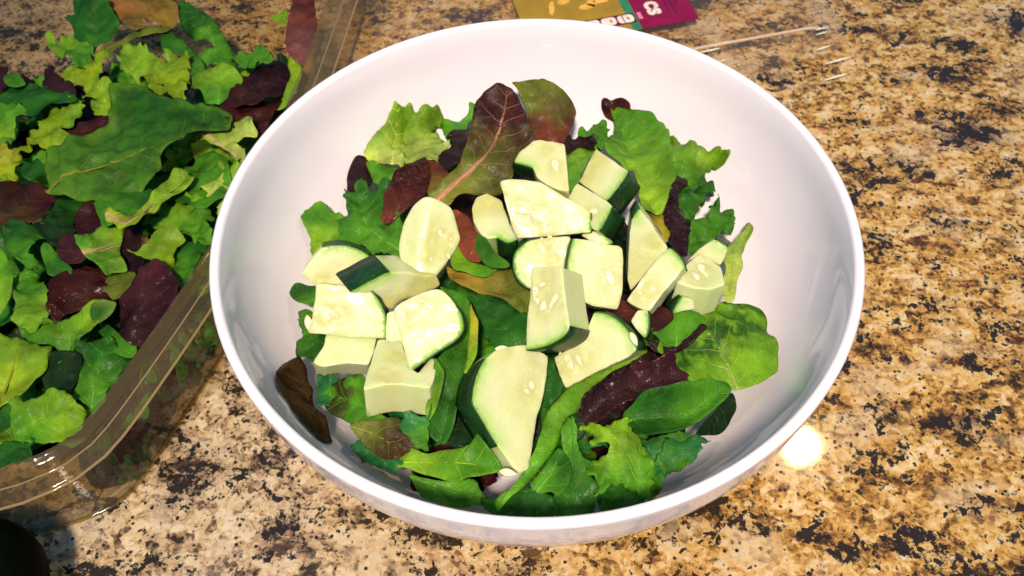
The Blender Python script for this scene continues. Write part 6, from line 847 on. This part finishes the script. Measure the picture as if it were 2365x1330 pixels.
GROUPS = ['salad leaves in the white bowl', 'salad leaves in the clear tub']
for i, d in enumerate(LEAVES):
    me, loc = leaf_mesh('salad_leaf', d, 100 + i)
    lo = leaf_obj('salad_leaf', me, loc, d['l'], GROUPS[d['g']])
    if d['rib_mesh']:
        link(bpy.data.objects.new('midrib', d['rib_mesh']), lo)
# leaves lying deeper, seen only through gaps
TEMPL = {}
def template(shape, c):
    if (shape, c) in TEMPL: return TEMPL[(shape, c)]
    pts = []
    for k in range(22):
        a = 2 * math.pi * k / 22
        w = .36 * (1 - .25 * math.cos(a)) if shape == 's' else .42 * (1 - .2 * math.cos(a) + .07 * math.sin(3 * a + 1))
        pts.append((19 * math.cos(a), 38 * w * math.sin(a), 2.5 * math.cos(a * 2)))
    d = dict(p=pts, r=[(-18, 0, 1.5), (0, 0, -1), (18, 0, 1.5)], f=0 if shape == 's' else .8, c=c, c2='mid' if c == 'dark' else c, rw=1.1, rc='', cup=.8, sp='', gl=0, ed='', fo=0, v=1, g=1)
    me, _ = leaf_mesh('buried_leaf', d, 40 + len(TEMPL))
    TEMPL[(shape, c)] = me
    return me
for lst, grp in ((FILL_BOWL, 'leaves buried deep in the bowl'), (FILL_TUB, 'leaves buried deep in the tub')):
    for x, y, z, rz, rx, ry, sz, shp, c, lab in lst:
        o = leaf_obj('salad_leaf', template(shp, c), (x * MM, y * MM, z * MM), lab, grp, (rx, ry, rz))
        o.scale = (sz / 38,) * 3

# ------------------------------------------------------------------ cucumber
def seed_mesh():
    V = []; Fc = []; S = 10; n = 7
    for i in range(n + 1):
        u = i / n
        r = .5 * math.sin(math.pi * u) ** .75 * (1 - .38 * u) if 0 < i < n else .01
        for k in range(S):
            a = 2 * math.pi * k / S
            V.append((u - .5, r * .56 * math.cos(a), r * .26 * math.sin(a)))
    for i in range(n):
        for k in range(S):
            Fc.append((i * S + k, i * S + (k + 1) % S, (i + 1) * S + (k + 1) % S, (i + 1) * S + k))
    me = bpy.data.meshes.new('seed'); me.from_pydata(V, [], [f[::-1] for f in Fc]); me.update()
    me.polygons.foreach_set('use_smooth', [True] * len(me.polygons)); me.materials.append(M_SEED)
    return me
SEED = seed_mesh()
def put_seed(pos, direc, nrm, ln, parent=None, depth=.0):
    x = Vector(direc).normalized(); z = Vector(nrm).normalized(); y = z.cross(x).normalized(); x = y.cross(z)
    L = ln * MM
    p = Vector(pos) * MM + z * depth * MM
    m = Matrix(((x[0] * L, y[0] * L, z[0] * L, p[0]), (x[1] * L, y[1] * L, z[1] * L, p[1]), (x[2] * L, y[2] * L, z[2] * L, p[2]), (0, 0, 0, 1)))
    o = link(bpy.data.objects.new('seed', SEED))
    if parent is not None:
        o.parent = parent
        m = Matrix.Translation(-Vector(parent.location)) @ m
    o.matrix_local = m
    return o
def cucumber(d, seed):
    rs = np.random.RandomState(seed)
    P = np.array(d['p'], float); E = np.array(d['e'], float); thk = np.linalg.norm(E); nrm = -E / thk
    ctr = P.mean(0)
    ax = P[1] - P[0]; ax -= nrm * (ax @ nrm); ax /= np.linalg.norm(ax); ay = np.cross(nrm, ax)
    q = np.stack([(P - ctr) @ ax, (P - ctr) @ ay], 1)
    n = len(q)
    sk = set()
    if d['s']:
        i0, i1 = d['s']
        sk = {k % n for k in range(i0, i1)}
    B = []; S = []
    for i in range(n):
        a, b, c, e = q[(i - 1) % n], q[i], q[(i + 1) % n], q[(i + 2) % n]
        k = max(2, int(round(np.linalg.norm(c - b) / 1.1)))
        if i in sk:
            if (i - 1) % n not in sk: a = 2 * b - c
            if (i + 1) % n not in sk: e = 2 * c - b
        for j in range(k):
            u = j / k
            if i in sk or len(P) > 18:
                x = .5 * (2 * b + (c - a) * u + (2 * a - 5 * b + 4 * c - e) * u * u + (3 * b - a - 3 * c + e) * u ** 3)
            else:
                x = b + (c - b) * u
                if j: x = x + rs.normal(0, .09, 2)
            B.append(x); S.append(i in sk)
    B = np.array(B); S = np.array(S)
    if np.sum(B[:, 0] * np.roll(B[:, 1], -1) - np.roll(B[:, 0], -1) * B[:, 1]) < 0:
        B = B[::-1].copy(); S = np.roll(S[::-1], -1).copy()
    # round the corners a little
    for _ in range(1):
        B = B * .6 + (np.roll(B, 1, 0) + np.roll(B, -1, 0)) * .2
    for _ in range(0):
        B = B * .5 + (np.roll(B, 1, 0) + np.roll(B, -1, 0)) * .25
    tn = np.roll(B, -1, 0) - np.roll(B, 1, 0); tn /= np.maximum(np.linalg.norm(tn, axis=1), 1e-6)[:, None]
    on = np.stack([tn[:, 1], -tn[:, 0]], 1)
    top = B - on * .28
    V2, Fs = fill(top, 1.15, rs)
    m = len(B)
    skin_pts = B[S] if S.any() else None
    def dskin(X):
        if skin_pts is None:
            return np.full(len(X), 9.0)
        return np.sqrt(((X[:, None] - skin_pts[None]) ** 2).sum(2)).min(1)
    sd2 = [np.array([(np.array(s[0]) - ctr) @ ax, (np.array(s[0]) - ctr) @ ay]) for s in d['sd']]
    def height(X):
        H = np.array([nz(x / 5 + seed, y / 5, 1.1) * .35 + nz(x / 1.8, y / 1.8 + seed, 3) * .14 for x, y in X])
        for c, s in zip(sd2, d['sd']):
            r = np.linalg.norm(X - c, axis=1)
            H += -.32 * np.exp(-((r - s[2] * .40) / 1.0) ** 2)
        if d['rg']:
            a = (np.array(d['rg'][0]) - ctr); b = (np.array(d['rg'][1]) - ctr)
            a = np.array([a @ ax, a @ ay]); b = np.array([b @ ax, b @ ay]); t_ = (b - a) / np.linalg.norm(b - a)
            sd = np.abs((X - a) @ np.array([-t_[1], t_[0]]))
            H -= .33 * np.maximum(0, sd - 1.5)
        return H
    H = height(V2)
    nb = len(V2)
    rows = [(0.0, -.25), (.03, -thk * .33), (.05, -thk * .66), (0.0, -thk + .4), (-.5, -thk)]
    allv = [np.c_[V2, H]]
    Hb = height(B)
    for k, (o_, z) in enumerate(rows):
        X = B + on * o_
        wob = np.array([nz(x / 3 + k, y / 3, seed + k * .37) * .16 for x, y in X])
        allv.append(np.c_[X + on * wob[:, None] * (k > 0), np.full(m, z) + Hb * (1 if k == 0 else max(0, .6 - .2 * k))])
    A = np.vstack(allv)
    faces = [tuple(f) for f in Fs]
    # top ring vertices are the first m of V2
    for k in range(len(rows)):
        a0 = 0 if k == 0 else nb + (k - 1) * m
        b0 = nb + k * m
        for i in range(m):
            j = (i + 1) % m
            faces.append((a0 + i, b0 + i, b0 + j, a0 + j))
    faces.append(tuple(nb + (len(rows) - 1) * m + i for i in range(m))[::-1])
    X3 = ctr + A[:, :1] * ax + A[:, 1:2] * ay + A[:, 2:] * nrm
    base = X3.mean(0)
    ds = dskin(A[:, :2])
    inner = (.52, .53, .18); mid_ = (.60, .65, .34); pale = (.44, .59, .20); green = (.13, .36, .012)
    if skin_pts is None: ds = 4.5 + 2.5 * np.array([nz(x / 9, y / 9, seed) for x, y in A[:, :2]]) + (A[:, 2] < -2) * 0
    k1 = sstep(ds, .2, 1.2)[:, None]; k2 = sstep(ds, .8, 5.5)[:, None]; k3 = sstep(ds, 6, 14)[:, None]
    if d['sd']:
        dd = np.min([np.linalg.norm(A[:, :2] - c, axis=1) for c in sd2], 0); k3 = np.maximum(k3 * .35, (np.exp(-(dd / 4.2) ** 2) * .85)[:, None])
    col = np.array(green) * (1 - k1) + np.array(pale) * k1
    col = col * (1 - k2) + np.array(mid_) * k2
    col = col * (1 - k3) + np.array(inner) * k3
    root = mesh_obj('cucumber_chunk', X3 * MM, faces, M_FLESH, origin=base * MM)
    set_attr(root.data, 'col', 'FLOAT_COLOR', np.hstack([col, np.ones((len(col), 1))]))
    root.data.set_sharp_from_angle(angle=math.radians(42))
    tag(root, d['l'], 'cucumber', 'cucumber chunks on the salad')
    if S.any():
        idx = [i for i in range(m) if S[i]]
        # order the run
        st = next(i for i in idx if not S[i - 1])
        run = []
        i = st
        while S[i % m] and len(run) < m:
            run.append(i % m); i += 1
        run.append(i % m)
        V = []; Fc = []
        zr = [-.12, -.45, -thk * .35, -thk * .7, -thk + .2]
        for k, z in enumerate(zr):
            for i in run:
                o_ = .10 if k == 0 else .42
                x = B[i] + on[i] * o_
                hb = Hb[i] if k < 2 else 0
                V.append(ctr + x[0] * ax + x[1] * ay + (z + hb) * nrm)
        L_ = len(run)
        for k in range(len(zr) - 1):
            for j in range(L_ - 1):
                Fc.append((k * L_ + j, (k + 1) * L_ + j, (k + 1) * L_ + j + 1, k * L_ + j + 1))
        so = mesh_obj('skin', np.array(V) * MM, Fc, M_SKIN, root, origin=base * MM)
        so.location = (0, 0, 0)
        md = so.modifiers.new('thickness', 'SOLIDIFY'); md.thickness = .0005; md.offset = -1
    for s, c in zip(d['sd'], sd2):
        hh = float(height(np.array([c]))[0])
        put_seed(s[0], s[1], nrm, s[2], root, hh - .72)
    return root
for i, d in enumerate(CUCUMBERS):
    cucumber(d, 500 + i)
for pos, direc, ln, lab in LOOSE_SEEDS:
    o = put_seed(pos, direc, (0, -.5, .85), ln)
    tag(o, lab, 'seed', 'loose cucumber seeds')
    o.name = 'cucumber_seed'

# ------------------------------------------------------------------ whole dark vegetable, corner of the picture
def dark_veg():
    ax = Vector((-.35, -.93, 0)).normalized(); up = Vector((0, 0, 1)); sd = ax.cross(up)
    c0 = Vector((-.1835, -.1075, .0220))
    V = []; Fc = []; S = 40; N = 26
    for i in range(N + 1):
        u = i / N
        if u < .5:
            a = u / .5 * math.pi / 2; x = -math.cos(a) * .0215; r = math.sin(a) * .0220
        else:
            x = (u - .5) / .5 * .12; r = .0220 + .0008 * math.sin((u - .5) * 9)
        for k in range(S):
            t_ = 2 * math.pi * k / S
            rr = r * (1 + .012 * math.sin(9 * t_)) + 1e-5
            V.append(c0 + ax * x + sd * math.cos(t_) * rr + up * math.sin(t_) * rr)
    for i in range(N):
        for k in range(S):
            Fc.append((i * S + k, i * S + (k + 1) % S, (i + 1) * S + (k + 1) % S, (i + 1) * S + k))
    o = mesh_obj('cucumber', [tuple(v) for v in V], Fc, M_DARKSKIN)
    bm = bmesh.new(); bm.from_mesh(o.data); bmesh.ops.recalc_face_normals(bm, faces=bm.faces); bm.to_mesh(o.data); bm.free()
    tag(o, 'rounded end of a very dark green cucumber at the lower left corner', 'cucumber')
dark_veg()

# ------------------------------------------------------------------ lid with printed label behind the bowl
LA = Vector((.968, .25, 0)).normalized(); LB = Vector((-LA[1], LA[0], 0))
def lid():
    root = tag(link(bpy.data.objects.new('tub_lid', None)), 'clear plastic lid lying behind the bowl under the printed label', 'lid')
    fr_ = Vector((156, 194.5, 0)); w, h, rad = 250, 190, 11
    pts = []
    for cx, cy, a0 in ((-rad, rad, -90), (-rad, h - rad, 0), (-w + rad, h - rad, 90), (-w + rad, rad, 180)):
        for k in range(13):
            a = math.radians(a0 + 90 * k / 12)
            u, v = cx + rad * math.cos(a), cy + rad * math.sin(a)
            q = fr_ + LA * u + LB * v
            pts.append((q[0], q[1]))
    path = []
    n = len(pts)
    for i in range(n):
        a, b = np.array(pts[i]), np.array(pts[(i + 1) % n]); k = max(1, int(np.linalg.norm(b - a) / 6))
        for j in range(k): path.append(a + (b - a) * j / k)
    path = np.array(path)[::-1]
    loft('lip', path, [(-4, 7.6), (-2.4, 8.2), (-1.2, 9.4), (0, 9.7), (1.2, 9.3), (2.4, 7.6), (4, 5), (5.5, 4.2), (7, 4), (8, 4.8), (9, 4.8), (10, 4), (12, 3.4), (13, 3.8), (14, 3.6), (14.6, 2.4), (15, .6)], M_LID, root)
    P0 = fr_ + LA * -80 - LB * .2
    V = []; Fc = []; N = 40
    for i in range(N + 1):
        u = i / N; e_ = min(u, 1 - u) * N
        q = P0 + LA * (76 * u); zc = 10.6 - 1.6 * max(0, 1 - e_ / 5) ** 2
        for k in range(8):
            a = 2 * math.pi * k / 8
            V.append(((q[0] - LB[0] * .8 * math.cos(a)) * MM, (q[1] - LB[1] * .8 * math.cos(a)) * MM, (zc + .9 * math.sin(a)) * MM))
    for i in range(N):
        for k in range(8): Fc.append((i * 8 + k, i * 8 + (k + 1) % 8, (i + 1) * 8 + (k + 1) % 8, (i + 1) * 8 + k))
    mesh_obj('ridge', V, Fc, M_RIDGE, root)
    for x0, y0, x1, y1, zz, rr_ in LID_GLINTS:  # pale bars added in place of light glints, not moulded parts of the lid
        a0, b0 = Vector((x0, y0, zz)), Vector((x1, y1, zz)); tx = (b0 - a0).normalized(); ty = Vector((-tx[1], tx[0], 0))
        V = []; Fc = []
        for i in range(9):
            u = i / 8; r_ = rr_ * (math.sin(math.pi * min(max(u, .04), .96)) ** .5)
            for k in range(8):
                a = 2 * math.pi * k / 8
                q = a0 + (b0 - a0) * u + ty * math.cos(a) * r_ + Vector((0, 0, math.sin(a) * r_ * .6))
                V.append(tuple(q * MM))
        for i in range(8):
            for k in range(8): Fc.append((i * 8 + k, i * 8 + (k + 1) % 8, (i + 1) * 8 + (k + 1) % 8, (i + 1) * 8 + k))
        mesh_obj('rib', V, Fc, M_GLINT, root)  # added bar in place of a light glint, not a moulded rib
    tan = np.roll(path, -1, 0) - np.roll(path, 1, 0); tan /= np.linalg.norm(tan, axis=1)[:, None]; nor = np.stack([-tan[:, 1], tan[:, 0]], 1)
    V = [((q[0]) * MM, (q[1]) * MM, 7.6 * MM) for q in path - nor * 4]
    mesh_obj('panel', V, [tuple(range(len(V)))[::-1]], M_PANEL, root, smooth=False)
lid()
def label():
    root = tag(link(bpy.data.objects.new('printed_label', None)), 'olive and purple printed label with white lettering behind the bowl', 'label')
    O = Vector((90, 204, 0)); 
    def pt(u, v, z): 
        q = O + LA * u + LB * v
        return (q[0] * MM, q[1] * MM, z * MM)
    def flat(name, poly, z, mat, t=.15):
        b = [pt(u, v, z - t) for u, v in poly]; a = [pt(u, v, z) for u, v in poly]
        n = len(poly)
        return mesh_obj(name, a + b, [tuple(range(n)), tuple(range(2 * n - 1, n - 1, -1))] + [(i, n + i, n + (i + 1) % n, (i + 1) % n) for i in range(n)], mat, root, smooth=False)
    def rrect(u0, u1, v0, v1, r, n=5):
        out = []
        for cx, cy, a0 in ((u1 - r, v1 - r, 0), (u0 + r, v1 - r, 90), (u0 + r, v0 + r, 180), (u1 - r, v0 + r, 270)):
            for k in range(n + 1):
                a = math.radians(a0 + 90 * k / n); out.append((cx + r * math.cos(a), cy + r * math.sin(a)))
        return out
    flat('olive_panel', [(-94, 0), (-37.5, 0), (-37.5, 95), (-94, 95)], 8.0, M_OLIVE)
    flat('green_stripe', [(-37.5, 0), (-32.5, 0), (-32.5, 95), (-37.5, 95)], 8.0, M_GREENP)
    flat('purple_panel', rrect(-32.5, 0, 0, 95, 1.5), 8.0, M_PURPLE)
    flat('dark_band', [(-75, 6.0), (-33.4, 6.0), (-33.4, 14.6), (-75, 14.6)], 8.12, M_DPURPLE, .08)
    u = -34.2
    for k in range(5):
        w = 8.2 if k else 9
        flat('letter', rrect(u - w, u, 7.0, 13.6, 2.2), 8.22, M_WHITEP, .08)
        flat('letter_counter', rrect(u - w * .42, u - w * .26, 9.2, 11.6, .6), 8.30, M_OLIVE, .06)
        if k == 0: flat('letter_gap', [(u - w * .66, 7), (u - w * .60, 7), (u - w * .64, 13.6), (u - w * .70, 13.6)], 8.30, M_DPURPLE, .06)
        u -= w + .9
    rr = random.Random(3)
    def blob(cu, cv, ru, rv, rot):
        out = []
        for k in range(18):
            a = 2 * math.pi * k / 18; q = 1 + rr.uniform(-.16, .16)
            x, y = ru * q * math.cos(a), rv * q * math.sin(a)
            out.append((cu + x * math.cos(rot) - y * math.sin(rot), cv + x * math.sin(rot) + y * math.cos(rot)))
        return out
    for cu, cv, ru, rv, rot in ((-75, 30, 6, 1.6, 1.3), (-67, 34.5, 3.6, 2.6, .3), (-56, 26.5, 4.6, 2.2, .1), (-52.5, 28.5, 2.6, 3, .4), (-45.5, 30, 5, 2.6, .15), (-82, 46, 6, 3, .5), (-62, 50, 8, 3, -.4)):
        flat('drawing', blob(cu, cv, ru, rv, rot), 8.1, M_ORANGEP, .06)
    def text(body, u, v, size, rot, mat, name='lettering', bold=.0):
        cu = bpy.data.curves.new(name, 'FONT'); cu.body = body; cu.size = size * MM; cu.extrude = .00004; cu.offset = bold * MM
        cu.materials.append(mat)
        tmp = link(bpy.data.objects.new(name, cu))
        me = bpy.data.meshes.new_from_object(tmp.evaluated_get(bpy.context.evaluated_depsgraph_get()))
        bpy.data.objects.remove(tmp)
        o = link(bpy.data.objects.new(name, me), root)
        base = math.atan2(LA[1], LA[0])
        o.location = pt(u, v, 8.2); o.rotation_euler = (0, 0, base + rot)
        return o
    text('cs', -25.0, 21.5, 14.5, math.radians(-90), M_WHITEP, bold=.55)
    for k, v in enumerate((13.2, 11.2, 9.2)):
        flat('small_lettering', rrect(-31.6, -29.2, v - .9, v + .7, .5), 8.15, M_PINKP, .08)
    for k, (uu, v0, v1) in enumerate(((-13.5, 12, 30), (-10.5, 9, 26), (-7.5, 16, 30))):
        z = v0
        while z < v1:
            L_ = rr.uniform(1.2, 2.6)
            flat('small_lettering', rrect(uu - .5 + rr.uniform(-.2, .2), uu + .6, z, z + L_, .3), 8.15, M_DPURPLE, .08)
            z += L_ + .7
label()
